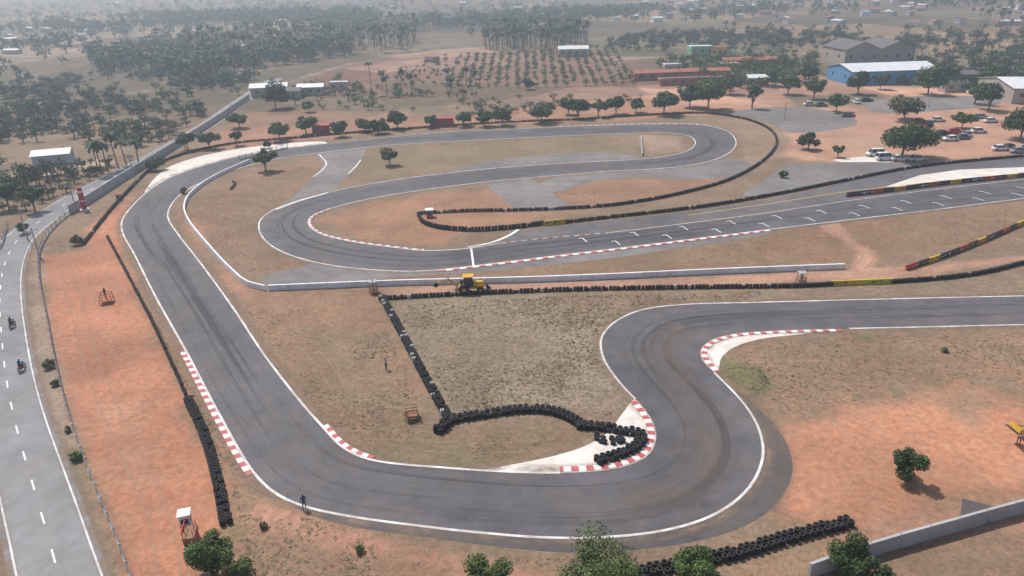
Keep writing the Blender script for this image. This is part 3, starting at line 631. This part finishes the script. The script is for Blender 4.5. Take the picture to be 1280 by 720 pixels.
# dry grass tufts
def tuft(seed):
    r=np.random.RandomState(seed);V=[];F=[]
    for i in range(8):
        a=r.uniform(0,6.28);d=np.array([math.cos(a),math.sin(a)]);sd=np.array([-d[1],d[0]])*.16;b=d*r.uniform(0,.3);t=b+d*r.uniform(.3,.8);h=r.uniform(.25,.6)
        k=len(V);V+=[(*(b-sd),0),(*(b+sd),0),(*(t+sd*.3),h),(*(t-sd*.3),h)];F.append((k,k+1,k+2,k+3))
    return np.array(V),np.array(F),np.zeros(len(F),int)
TU=[tuft(i) for i in range(5)]
DRY=leafmat("dry_grass",(.16,.12,.075),(.25,.195,.125),(.36,.29,.19)); GRN=leafmat("green_grass",(.08,.09,.04),(.13,.135,.06),(.19,.185,.10))
def tufts(px,nn,s0,s1,lm,clump,seed):
    q=sample(px,nn,clump,seed); r=np.random.RandomState(seed); s=r.uniform(s0,s1,len(q)); merge("grass_tufts",TU,r.randint(0,5,len(q)),q,np.stack([s,s*.7],1),r.uniform(0,6,len(q)),[lm])
tufts([(492,382),(700,370),(960,364),(940,374),(800,382),(748,412),(748,450),(785,495),(765,520),(700,508),(572,516)],3200,.12,.30,DRY,.2,31)
tufts([(492,382),(700,370),(960,364),(800,382),(748,412),(748,450),(785,495),(572,516)],1000,.12,.32,GRN,.1,32)
tufts([(310,390),(470,380),(540,540),(720,545),(610,580),(460,565),(400,520)],1400,.1,.28,DRY,.12,33)
tufts([(900,470),(960,425),(1400,410),(1400,480),(1150,480),(1000,520)],1400,.1,.32,DRY,.08,34)
tufts([(900,462),(950,455),(965,485),(945,495)],150,.1,.25,GRN,.1,35)
tufts([(300,625),(450,665),(640,695),(840,700),(800,760),(300,760)],1100,.1,.3,DRY,.1,36)
tufts([(245,275),(280,225),(390,205),(340,260),(320,290),(380,330),(310,350)],600,.1,.3,DRY,.1,37)
tufts([(700,345),(1000,290),(1400,245),(1400,280),(1060,330)],600,.12,.32,DRY,.06,39)
tufts([(172,360),(232,470),(300,590),(300,640),(240,500)],400,.1,.25,DRY,.1,40)
tufts([(-80,600),(-20,330),(0,300),(5,280),(-200,280),(-200,600)],600,.2,.5,DRY,.06,41)
for k,(x,y,w,h) in enumerate([(62,460,18,12),(70,482,12,8),(95,575,20,10),(85,540,10,7),(30,292,16,14),(230,242,10,8),(1180,440,9,6),(330,660,12,8),(450,690,14,9)]):
    s=PM(x,y); single("bush",tree_proto(400+k,w/s,h/s,int(120+w*h*1.5),1.3/s,True),P(x,y),LEAF_Y if k%2 else LEAF_M,k)
# ------------------------------------------------------------ buildings
def building(name,px,w,d,h,rz,wm,rm,roof='gable',rise=1.5,nwin=4,door=True,bays=1,over=.4):
    e=bpy.data.objects.new(name,None); COL.objects.link(e); p=P(*px); e.location=(p[0],p[1],0); e.rotation_euler=(0,0,math.radians(rz))
    b=MB(); b.box((0,0,h/2),(w,d,h),wm)
    bw=w/bays
    if roof=='gable':
        for i in range(bays):
            x0=-w/2+i*bw; x1=x0+bw; xm=(x0+x1)/2
            b.poly([(x0,-d/2+.003,h),(x1,-d/2+.003,h),(xm,-d/2+.003,h+rise),(x0,d/2-.003,h),(x1,d/2-.003,h),(xm,d/2-.003,h+rise)],[(0,1,2),(4,3,5)],wm)
    elif roof=='ridge':
        b.poly([(-w/2+.003,-d/2,h),(-w/2+.003,d/2,h),(-w/2+.003,0,h+rise),(w/2-.003,-d/2,h),(w/2-.003,d/2,h),(w/2-.003,0,h+rise)],[(1,0,2),(3,4,5)],wm)
    b.make("walls",parent=e)
    r=MB(); t=.12
    if roof=='gable':
        for i in range(bays):
            x0=-w/2+i*bw-(over if i==0 else 0); x1=-w/2+(i+1)*bw+(over if i==bays-1 else 0); xm=-w/2+(i+.5)*bw; y0=-d/2-over;y1=d/2+over
            for xa,xb,za,zb in ((x0,xm,h+.02,h+rise+.02),(xm,x1,h+rise+.02,h+.02)):
                r.poly([(xa,y0,za),(xb,y0,zb),(xb,y1,zb),(xa,y1,za),(xa,y0,za+t),(xb,y0,zb+t),(xb,y1,zb+t),(xa,y1,za+t)],[(3,2,1,0),(4,5,6,7),(0,1,5,4),(2,3,7,6),(1,2,6,5),(3,0,4,7)],rm)
    elif roof=='ridge':
        x0=-w/2-over;x1=w/2+over
        for ya,yb,za,zb in ((-d/2-over,0,h+.02,h+rise+.02),(0,d/2+over,h+rise+.02,h+.02)):
            r.poly([(x0,ya,za),(x1,ya,za),(x1,yb,zb),(x0,yb,zb),(x0,ya,za+t),(x1,ya,za+t),(x1,yb,zb+t),(x0,yb,zb+t)],[(3,2,1,0),(4,5,6,7),(0,1,5,4),(2,3,7,6),(1,2,6,5),(3,0,4,7)],rm)
    else:
        r.box((0,0,h+.08),(w+over,d+over,.16),rm)
        r.box((0,-d/2-over/2+.1,h+.36),(w+over,.2,.4),wm); r.box((0,d/2+over/2-.1,h+.36),(w+over,.2,.4),wm)
    r.make("roof",parent=e)
    g=MB()
    for i in range(nwin):
        x=-w/2+w*(i+.5)/nwin
        for s in (-1,1): g.box((x,s*(d/2+.01),h*.58),(min(1.4,w/nwin*.5),.06,min(1.2,h*.3)),GLASS)
    for yy in (-d/4,d/4):
        for s in (-1,1): g.box((s*(w/2+.01),yy,h*.58),(.06,1.2,min(1.2,h*.3)),GLASS)
    g.make("windows",parent=e)
    if door: MB().box((w*.05+ (w/nwin*.5 if nwin%2==0 else w/nwin*.5),-d/2-.03,min(h*.4,1.1)),(min(w*.12,3),.06,min(h*.8,2.2)),GREY).make("door",parent=e)
    return e
building("blue_factory",(1100,101),36,20,5.2,5,BLUE,WSHEET,'ridge',2.0,6)
building("factory_building",(1082,79),34,22,7.5,5,CREAM,GSHEET,'gable',3.4,6,bays=2)
building("warehouse",(1283,122),22,26,5,-8,CREAM,WSHEET,'ridge',2,4)
building("small_shed",(1190,114),9,5,3,4,CREAM,GSHEET,'ridge',1,2)
building("blue_shed",(69,204),8.5,6.5,2.8,20,BSHEET,WSHEET,'ridge',.9,2)
building("farm_building",(338,119),14,8,3.5,12,CREAM,WSHEET,'ridge',1.2,3)
building("farm_building",(390,118),10,7,3.2,5,CREAM,WSHEET,'ridge',1,3)
building("farm_building",(424,112),7,6,3,5,CREAM,WSHEET,'flat',1,2)
building("farm_building",(362,122),9,6,2.8,8,CREAM,GSHEET,'ridge',1,2)
building("green_house",(875,70),12,9,5,0,GRNP,WSHEET,'flat',1,3)
building("yellow_house",(897,70),9,8,4.5,0,YLP,BRICKR,'flat',1,3)
building("tiled_house",(716,70),16,9,4,0,CREAM,WSHEET,'ridge',1.4,4)
building("long_tiled_barracks",(850,98),42,6,3,6,BRICKR,BRICKR,'ridge',1,8)
building("long_tiled_barracks",(935,84),26,6,3.5,6,BRICKR,BRICKR,'ridge',1.2,6)
building("long_tiled_barracks",(868,105),30,4,2.5,6,BRICKR,WALLG,'flat',1,8)
building("canteen_house",(945,106),8,6,3,0,CREAM,WSHEET,'ridge',1,2)
building("canteen_house",(912,88),8,6,3,0,YLP,WSHEET,'flat',1,2)
building("canteen_house",(840,92),8,6,4,0,CREAM,WSHEET,'flat',1,2)
building("white_house",(560,28),16,9,5,0,CREAM,WSHEET,'flat',1,4)
building("pit_office",(1195,103),12,8,3.4,5,CREAM,GSHEET,'ridge',1.2,3)
def container(px,L,rz,m):
    b=MB(); b.box((0,0,1.35),(L,2.4,2.5),m)
    k=int(L/.5)
    for i in range(k):
        for s in (-1,1): b.box((-L/2+.25+i*.5,s*1.215,1.35),(.22,.05,2.3),m)
    b.box((0,0,2.64),(L+.1,2.5,.08),RED); b.box((0,0,.06),(L,2.3,.12),GREY)
    for s in (-1,1): b.box((s*(L/2+.03),0,1.35),(.05,2.2,2.2),m); b.box((s*(L/2+.07),0,1.35),(.04,.06,2.2),GREY)
    b.make("shipping_container",P(*px),0,math.radians(rz))
MAROON=mat("maroon_paint",(.30,.05,.05),.6,.15,1)
container((553,158),7,4,MAROON); container((402,167),5,6,MAROON); container((540,77),8,4,mat("pale_paint",(.6,.55,.5)))
b=MB(); r=random.Random(3)
for i in range(130):
    x=r.uniform(-100,1350); y=r.uniform(3,80) if x<420 else r.uniform(0,32); p=P(x,y); w=r.uniform(5,12);d=r.uniform(4,8);h=r.uniform(2.5,4.5); rz=r.uniform(0,3); wm=r.choice([CREAM,CREAM,WALLW,WALLG,WALLW])
    b.box((p[0],p[1],h/2),(w,d,h),wm,rz=rz); b.box((p[0],p[1],h+.4),(w+.6,d+.6,.8),r.choice([WSHEET,BRICKR,WSHEET,WALLG,BSHEET]),rz=rz,tp=(1,.05))
b.make("distant_village")
# ------------------------------------------------------------ vehicles
def car_mesh(paint,van=False):
    b=MB()
    sec=[(-2.15,.62,.42,.72),(-2.05,.78,.30,.86),(-1.5,.86,.24,.93),(-.6,.87,.22,.94),(.6,.87,.22,.93),(1.4,.86,.24,.86),(1.95,.80,.28,.74),(2.15,.62,.40,.62)]
    if van: sec=[(x,w*1.02,zb,zt+.12) for x,w,zb,zt in sec]
    pts=[]
    for x,w,zb,zt in sec: pts+=[(x,-w*.94,zb),(x,w*.94,zb),(x,w,zb+.25),(x,w*.94,zt),(x,-w*.94,zt),(x,-w,zb+.25)]
    fs=[]
    for i in range(len(sec)-1):
        for k in range(6): fs.append((6*i+k,6*i+(k+1)%6,6*i+6+(k+1)%6,6*i+6+k)[::-1])
    fs+=[(0,1,2,3,4,5),tuple(6*(len(sec)-1)+k for k in (5,4,3,2,1,0))]
    b.poly(pts,fs,paint)
    zt=.92+(.12 if van else 0); rh=.55 if not van else .85
    xb0,xb1,xt0,xt1=((-1.75,1.05,-1.15,.35) if not van else (-2.05,1.45,-1.95,.95))
    b.poly([(xb0,-.80,zt-.05),(xb1,-.80,zt-.05),(xb1,.80,zt-.05),(xb0,.80,zt-.05),(xt0,-.63,zt+rh),(xt1,-.63,zt+rh),(xt1,.63,zt+rh),(xt0,.63,zt+rh)],[(0,1,5,4),(1,2,6,5),(2,3,7,6),(3,0,4,7)],GLASS)
    b.poly([(xt0-.05,-.66,zt+rh),(xt1+.05,-.66,zt+rh),(xt1+.05,.66,zt+rh),(xt0-.05,.66,zt+rh),(xt0+.05,-.6,zt+rh+.06),(xt1-.05,-.6,zt+rh+.06),(xt1-.05,.6,zt+rh+.06),(xt0+.05,.6,zt+rh+.06)],[(0,1,5,4),(1,2,6,5),(2,3,7,6),(3,0,4,7),(4,5,6,7)],paint)
    for s in (-1,1):
        for xa,xc in ((xb0,xt0),(-.35,-.35),(xb1,xt1)): b.cyl((xa,s*.80,zt-.03),(xc,s*.64,zt+rh+.01),.045,.04,paint,4)
        b.box((xb1-.2,s*.95,zt+.06),(.12,.18,.12),paint)
        for x in (-1.35,1.35): b.cyl((x,s*.70,.32),(x,s*.90,.32),.32,.32,TYRE,14); b.cyl((x,s*.9,.32),(x,s*.915,.32),.18,.18,GREY,10)
        b.box((2.08,s*.56,.60),(.12,.28,.12),WHITE); b.box((-2.12,s*.6,.70),(.08,.24,.14),RED)
    b.box((2.12,0,.42),(.1,.9,.16),DARK)
    return b
paints=[mat("car_white",(.75,.75,.75),.25,.03),mat("car_silver",(.42,.43,.45),.3,.03,metal=.3),mat("car_red",(.45,.03,.03),.25,.03),mat("car_black",(.02,.02,.024),.2,.03),mat("car_blue",(.04,.08,.25),.25,.03),mat("car_grey",(.15,.15,.16),.3,.03)]
cars=[(1105,200,0,1),(1124,201,0,0),(1146,201,0,0),(1093,195,0,2),(1150,154,2,0),(1172,152,0,0),(1160,157,3,0),(1178,169,3,0),(1194,167,2,0),(1208,170,1,0),(1223,166,0,0),(1216,150,3,0),(1238,153,0,0),(1226,148,1,0),(1250,188,0,0),(1262,187,3,0),(1273,191,1,0),(1285,188,0,0),(1012,132,0,0),(1026,133,5,0),(1040,130,1,0),(1070,129,0,0),(1083,127,3,0),(1212,117,0,0),(1060,146,5,0),(1203,174,5,0),(1187,176,0,0)]
base={}
for i,(x,y,c,v) in enumerate(cars):
    key=(c,v>0); rz=math.radians(random.choice([0,8,-12,90,80,180]) if y<185 else random.choice([2,6,182]))
    nm="parked_van" if v else "parked_car"
    if key not in base: base[key]=car_mesh(paints[c],v>0).make(nm,P(x,y),0,rz)
    else: copyobj(base[key],nm,P(x,y),0,rz)
# backhoe loader
b=MB()
b.box((0,0,.95),(3.4,.9,.5),YM); b.box((1.25,0,1.45),(1.5,.85,.65),YM,tp=(.95,.85)); b.box((-.25,0,1.35),(1.6,1.3,.4),DARK)
b.box((-.25,0,2.05),(1.35,1.25,1.1),GLASS,tp=(.88,.9)); b.box((-.25,0,2.68),(1.6,1.4,.14),YM)
for sx in (-.9,.4):
    for sy in (-.62,.62): b.cyl((sx,sy,1.4),(sx*.9-.03,sy*.9,2.65),.05,.05,DARK,6)
for s in (-1,1):
    b.cyl((-.95,s*.65,.78),(-.95,s*1.15,.78),.78,.78,TYRE,20); b.cyl((-.95,s*1.15,.78),(-.95,s*1.17,.78),.34,.34,YM,14)
    b.cyl((1.5,s*.62,.55),(1.5,s*1.0,.55),.55,.55,TYRE,18); b.cyl((1.5,s*1.0,.55),(1.5,s*1.02,.55),.25,.25,YM,12)
    b.box((-.95,s*.85,1.62),(1.2,.4,.07),DARK); b.cyl((.5,s*.6,1.45),(1.7,s*.7,1.25),.09,.09,YM,6); b.cyl((1.7,s*.7,1.25),(2.5,s*.7,.45),.09,.09,YM,6)
    b.cyl((-1.7,s*.7,1.1),(-2.2,s*1.1,.1),.08,.08,DARK,6); b.box((-2.2,s*1.1,.06),(.4,.35,.06),DARK)
b.poly([(2.5,-1.05,.15),(2.5,1.05,.15),(3.2,1.05,.1),(3.2,-1.05,.1),(2.45,-1.05,.95),(2.45,1.05,.95)],[(0,1,2,3),(0,4,5,1),(0,3,4),(1,5,2)],DARK)
b.cyl((1.7,0,1.75),(1.7,0,2.3),.05,.05,DARK,6)
b.cyl((-1.9,0,1.0),(-3.2,0,2.15),.16,.13,YM,6); b.cyl((-3.2,0,2.15),(-5.1,0,1.75),.13,.11,YM,6); b.cyl((-2.2,0,1.6),(-3.3,0,2.4),.06,.06,GREY,6); b.cyl((-3.1,0,2.45),(-4.4,0,2.05),.05,.05,GREY,6)
b.poly([(-5.1,-.3,1.9),(-5.1,.3,1.9),(-5.6,.3,1.45),(-5.6,-.3,1.45),(-5.2,-.3,1.05),(-5.2,.3,1.05),(-4.8,-.3,1.3),(-4.8,.3,1.3)],[(0,1,2,3),(3,2,5,4),(4,5,7,6),(0,3,4,6),(1,7,5,2)],DARK)
b.make("backhoe_loader",P(588,365),0,math.radians(3))
b=MB(); b.box((1.6,0,.9),(2.8,1.5,.6),YM); b.box((2.0,0,1.8),(1.3,1.3,1.2),GLASS,tp=(.9,.9)); b.box((2,0,2.45),(1.5,1.45,.12),YM)
for s in (-1,1):
    b.cyl((.9,s*.7,.5),(.9,s*1.05,.5),.5,.5,TYRE,16); b.cyl((2.7,s*.7,.65),(2.7,s*1.1,.65),.65,.65,TYRE,16)
    b.cyl((1.2,s*.5,1.4),(-.8,s*.5,1.9),.1,.08,YM,6); b.cyl((.6,s*.5,1.0),(-.4,s*.5,1.7),.05,.05,GREY,6)
b.box((-1.0,0,1.85),(.35,1.5,.5),YM,ry=.4); b.box((-1.3,0,1.7),(.5,1.5,.1),DARK,ry=.3)
b.make("loader_tractor",P(1276,553),0,math.radians(4))
# ------------------------------------------------------------ people
def person(name,loc,z=0,rz=0,pose='stand',shirt=None,pants=None,helmet=None,parent=None):
    J={'pel':(0,0,.95),'sp':(0,0,1.15),'ch':(0,.01,1.36),'nk':(0,0,1.50),'hd':(0,.02,1.60),'ht':(0,.01,1.72)}
    if pose=='sit':
        J={'pel':(0,-.05,.85),'sp':(0,0,1.03),'ch':(0,.10,1.24),'nk':(0,.16,1.38),'hd':(0,.2,1.48),'ht':(0,.2,1.60)}
    for s,t in ((-1,'l'),(1,'r')):
        if pose=='sit':
            J.update({'hp'+t:(s*.10,-.03,.84),'kn'+t:(s*.24,.38,.72),'an'+t:(s*.2,.12,.36),'to'+t:(s*.2,.30,.30),'sh'+t:(s*.19,.10,1.30),'el'+t:(s*.30,.32,1.10),'wr'+t:(s*.27,.55,1.02),'ha'+t:(s*.25,.62,1.01)})
        else:
            J.update({'hp'+t:(s*.10,0,.90),'kn'+t:(s*.12,.03*s,.50),'an'+t:(s*.13,.05*s-.02,.09),'to'+t:(s*.15,.17+.05*s,.05),'sh'+t:(s*.19,0,1.42),'el'+t:(s*.26,-.02,1.14),'wr'+t:(s*.26,.10,.90),'ha'+t:(s*.25,.13,.80)})
    rad={'pel':.15,'sp':.13,'ch':.155,'nk':.06,'hd':.10,'ht':.075,'hp':.095,'kn':.06,'an':.042,'to':.035,'sh':.065,'el':.045,'wr':.032,'ha':.035}
    if helmet: rad['hd']=.14; rad['ht']=.11
    names=list(J); E=[('pel','sp'),('sp','ch'),('ch','nk'),('nk','hd'),('hd','ht')]
    for t in 'lr': E+=[('pel','hp'+t),('hp'+t,'kn'+t),('kn'+t,'an'+t),('an'+t,'to'+t),('ch','sh'+t),('sh'+t,'el'+t),('el'+t,'wr'+t),('wr'+t,'ha'+t)]
    me=bpy.data.meshes.new("t"); me.from_pydata([J[k] for k in names],[(names.index(a),names.index(c)) for a,c in E],[])
    o=bpy.data.objects.new("t",me); COL.objects.link(o); md=o.modifiers.new("s",'SKIN')
    for i,k in enumerate(names):
        r=rad.get(k) or rad[k[:2]]; v=me.skin_vertices[0].data[i]; v.radius=(r,r*.85); v.use_root=(k=='pel')
    sb=o.modifiers.new("u",'SUBSURF'); sb.levels=1; sb.render_levels=1
    dg=bpy.context.evaluated_depsgraph_get(); m2=bpy.data.meshes.new_from_object(o.evaluated_get(dg)); bpy.data.objects.remove(o)
    m2.name=name; m2.materials.clear()
    for mm in (shirt,pants,SKIN,helmet or HAIR,DARK): m2.materials.append(mm)
    hz=J['hd'][2]
    for p in m2.polygons:
        c=p.center; p.use_smooth=True
        hd=[J['hal'],J['har']]; nh=min((c-Vector(h)).length for h in hd); nf=min((c-Vector(J['to'+t])).length for t in 'lr')
        if c.z>hz-.14: p.material_index=3 if (helmet or c.z>hz+.05 or c.y<J['hd'][1]-.03) else 2
        elif nh<.12: p.material_index=2
        elif nf<.14: p.material_index=4
        elif c.z<J['pel'][2]+.03 and not (abs(c.x)>.2 and c.z>J['knl'][2]+.12): p.material_index=1
        else: p.material_index=0
    ob=bpy.data.objects.new(name,m2); COL.objects.link(ob); ob.location=(loc[0],loc[1],z); ob.rotation_euler=(0,0,rz)
    if parent: ob.parent=parent
    return ob
SH1=mat("shirt_blue",(.05,.10,.22));SH2=mat("shirt_orange",(.6,.18,.05));SH3=mat("shirt_white",(.6,.6,.6));PT=mat("trousers",(.04,.045,.06));HELM=mat("helmet_black",(.03,.03,.035),.2)
person("person",P(381,637),0,.5,'stand',SH1,PT)
person("person",P(1272,556),0,-1,'stand',SH3,PT)
person("person",P(483,462),0,1,'stand',SH3,PT)
def motorbike(px,rz):
    e=bpy.data.objects.new("motorbike",None); COL.objects.link(e); p=P(*px); e.location=(p[0],p[1],.02); e.rotation_euler=(0,0,rz)
    b=MB()
    for y in (-.62,.68):
        n=16
        for i in range(n):
            a0=i*2*math.pi/n;a1=(i+1)*2*math.pi/n; b.cyl((0,y+.27*math.cos(a0),.3+.27*math.sin(a0)),(0,y+.27*math.cos(a1),.3+.27*math.sin(a1)),.05,.05,TYRE,6,False)
        b.cyl((-.05,y,.3),(.05,y,.3),.06,.06,GREY,8)
        for i in range(5):
            a=i*1.256; b.cyl((0,y,.3),(0,y+.24*math.cos(a),.3+.24*math.sin(a)),.012,.012,GREY,4,False)
    b.box((0,0,.45),(.24,.42,.32),GREY); b.box((0,.16,.78),(.26,.48,.24),DARK,tp=(.8,.8)); b.box((0,-.35,.80),(.24,.62,.10),DARK); b.box((0,-.72,.78),(.18,.2,.12),RED,rx=.4)
    for s in (-1,1):
        b.cyl((s*.08,.68,.3),(s*.1,.45,.95),.025,.025,GREY,6); b.cyl((s*.07,-.62,.3),(s*.1,-.4,.74),.025,.025,GREY,6); b.cyl((s*.02,.46,.98),(s*.33,.40,1.02),.018,.02,DARK,6)
    b.cyl((.14,.1,.3),(.16,-.75,.38),.04,.055,GREY,8); b.cyl((0,.50,.88),(0,.60,.88),.10,.09,GLASS,10); b.cyl((0,-.6,.32),(0,.1,.4),.03,.03,DARK,6)
    b.make("bike_body",parent=e)
    person("rider",(0,-.25),.03,0,'sit',SH1,PT,HELM,parent=e)
motorbike((16,409),math.radians(8)); motorbike((28,463),math.radians(6))
# ------------------------------------------------------------ marshal posts, stands, signs
def stand(px,w,h,m,roof=None,rz=0,who=None,name="marshal_stand"):
    e=bpy.data.objects.new(name,None); COL.objects.link(e); p=P(*px); e.location=(p[0],p[1],0); e.rotation_euler=(0,0,rz)
    b=MB(); ph=h*.45
    for sx in (-1,1):
        for sy in (-1,1): b.cyl((sx*w*.55,sy*w*.5,0),(sx*w*.46,sy*w*.42,h),.05,.05,m,6)
    b.box((0,0,ph),(w*1.05,w*.95,.08),m)
    for z in (h*.72,h):
        for s in (-1,1): b.box((0,s*w*.44,z),(w*.98,.05,.07),m); b.box((s*w*.47,0,z),(.05,w*.86,.07),m)
    for i in range(3): b.box((0,-w*.5-.1-.12*(2-i),ph*(i+1)/4),(w*.5,.14,.04),m)
    for s in (-1,1): b.cyl((s*w*.27,-w*.5-.45,0),(s*w*.27,-w*.5,ph),.03,.03,m,4)
    b.make("frame",parent=e)
    if roof: 
        r=MB(); r.box((0,0,h+.75),(w*1.1,w*1.0,.08),roof)
        for sx in (-1,1):
            for sy in (-1,1): r.cyl((sx*w*.46,sy*w*.42,h+.05),(sx*w*.46,sy*w*.42,h+.72),.03,.03,m,4)
        r.make("roof",parent=e)
    if who: person("marshal",(0,0),ph+.04,1.2,'stand',who,PT,parent=e)
stand((134,378),1.6,1.5,ORNG,None,.3,SH1); stand((515,523),1.3,1.4,WOOD,None,.2)
stand((467,366),1.1,1.2,WOOD,WALLG,.1,SH3); stand((1001,355),1.1,1.2,WOOD,WALLG,.1,SH3)
def hut(px,w,h,body,roof,rz=0):
    e=bpy.data.objects.new("marshal_hut",None); COL.objects.link(e); p=P(*px); e.location=(p[0],p[1],0); e.rotation_euler=(0,0,rz)
    b=MB(); b.box((0,0,h/2),(w,w,h),body); b.make("walls",parent=e)
    b=MB(); b.box((0,0,h+.06),(w*1.25,w*1.25,.1),roof); b.make("roof",parent=e)
    b=MB(); b.box((0,-w/2-.01,h*.62),(w*.7,.05,h*.35),GLASS); b.box((w/2+.01,0,h*.62),(.05,w*.6,h*.35),GLASS); b.make("windows",parent=e)
    b=MB()
    for i in range(4): b.box((-w*.3+i*w*.2,-w*.85,.35),(.06,.06,.7),RED)
    b.box((0,-w*.85,.66),(w*.9,.05,.08),RED); b.box((0,-w*.85,.35),(w*.9,.05,.08),RED); b.make("railing",parent=e)
hut((234,658),.9,1.5,WALLW,WALLW,.3); hut((537,271),1.3,1.5,CREAM,WALLW,.1); hut((149,250),.8,1.3,CREAM,RED,.2)
b=MB(); b.box((0,0,.5),(.9,1.6,1.0),BRICKR); b.box((0,0,1.05),(1.0,1.7,.08),WOOD); b.box((0,-.95,.3),(.8,.3,.1),GREY); b.box((0,-1.25,.12),(.8,.3,.1),GREY)
for s in (-1,1):
    for yy in (-.7,0,.7): b.cyl((s*.42,yy,1.09),(s*.42,yy,1.8),.03,.03,RED,6)
    b.box((s*.42,0,1.8),(.05,1.5,.05),RED)
b.make("step_platform",P(240,677),0,.2)
b=MB(); b.cyl((0,0,0),(0,0,.35),.9,.9,WALLW,16); b.cyl((0,0,.35),(0,0,3.9),.55,.55,RED,18); b.cyl((0,0,3.9),(0,0,4.3),.62,.62,WALLW,18); b.cyl((0,0,4.3),(0,0,5.0),.55,.35,RED,18); b.cyl((0,0,2.0),(0,0,2.3),.565,.565,WALLW,18,False)
b.make("red_sign_tower",P(106,263))
b=MB(); b.box((0,0,.55),(2.2,.08,1.6),GSHEET,rx=-.9); b.cyl((-.8,.4,0),(-.8,.5,.95),.04,.04,GREY,6); b.cyl((.8,.4,0),(.8,.5,.95),.04,.04,GREY,6); b.make("leaning_sign_panel",P(1218,645),0,-.5)
def pole(px,h):
    b=MB(); b.cyl((0,0,0),(0,0,h),.14,.09,WALLG,8); b.box((0,0,h-.5),(1.6,.1,.1),GREY); 
    for s in (-.7,0,.7): b.cyl((s,0,h-.45),(s,0,h-.2),.05,.04,WALLW,6)
    b.make("utility_pole",P(*px),0,.5)
for q in [(50,322),(95,262),(168,222),(232,188),(292,150),(250,118),(1160,135),(980,150),(800,138),(35,300)]: pole(q,5.5)
# ------------------------------------------------------------ haze
hb=MB(); hb.box((0,3500,60),(13500,8600,150),WHITE); ho=hb.make("haze")
hm=bpy.data.materials.new("haze_air"); hm.use_nodes=True; nt=hm.node_tree; nt.nodes.clear(); out=nt.nodes.new("ShaderNodeOutputMaterial"); vs=nt.nodes.new("ShaderNodeVolumeScatter")
vs.inputs["Color"].default_value=(.74,.88,1,1); vs.inputs["Density"].default_value=.00085; vs.inputs["Anisotropy"].default_value=.4; nt.links.new(vs.outputs[0],out.inputs["Volume"])
ho.data.materials.clear(); ho.data.materials.append(hm)
# ------------------------------------------------------------ light
el=math.radians(58); az=math.radians(-42)
sd=Vector((math.sin(az)*math.cos(el),math.cos(az)*math.cos(el),math.sin(el)))
sl=bpy.data.lights.new("sun",'SUN'); sl.energy=4.5; sl.angle=math.radians(.5); sl.color=(1,.965,.92); so=bpy.data.objects.new("sun",sl); COL.objects.link(so); so.rotation_euler=(-sd).to_track_quat('-Z','Y').to_euler()
w=bpy.data.worlds.new("World"); S.world=w; w.use_nodes=True; nt=w.node_tree; bg=nt.nodes["Background"]; sk=nt.nodes.new("ShaderNodeTexSky"); sk.sky_type='NISHITA'; sk.sun_disc=False; sk.sun_elevation=el; sk.sun_rotation=az%(2*math.pi); sk.dust_density=2
nt.links.new(sk.outputs[0],bg.inputs[0]); bg.inputs[1].default_value=.12
S.view_settings.view_transform='Standard'; S.view_settings.look='None'; S.view_settings.exposure=0
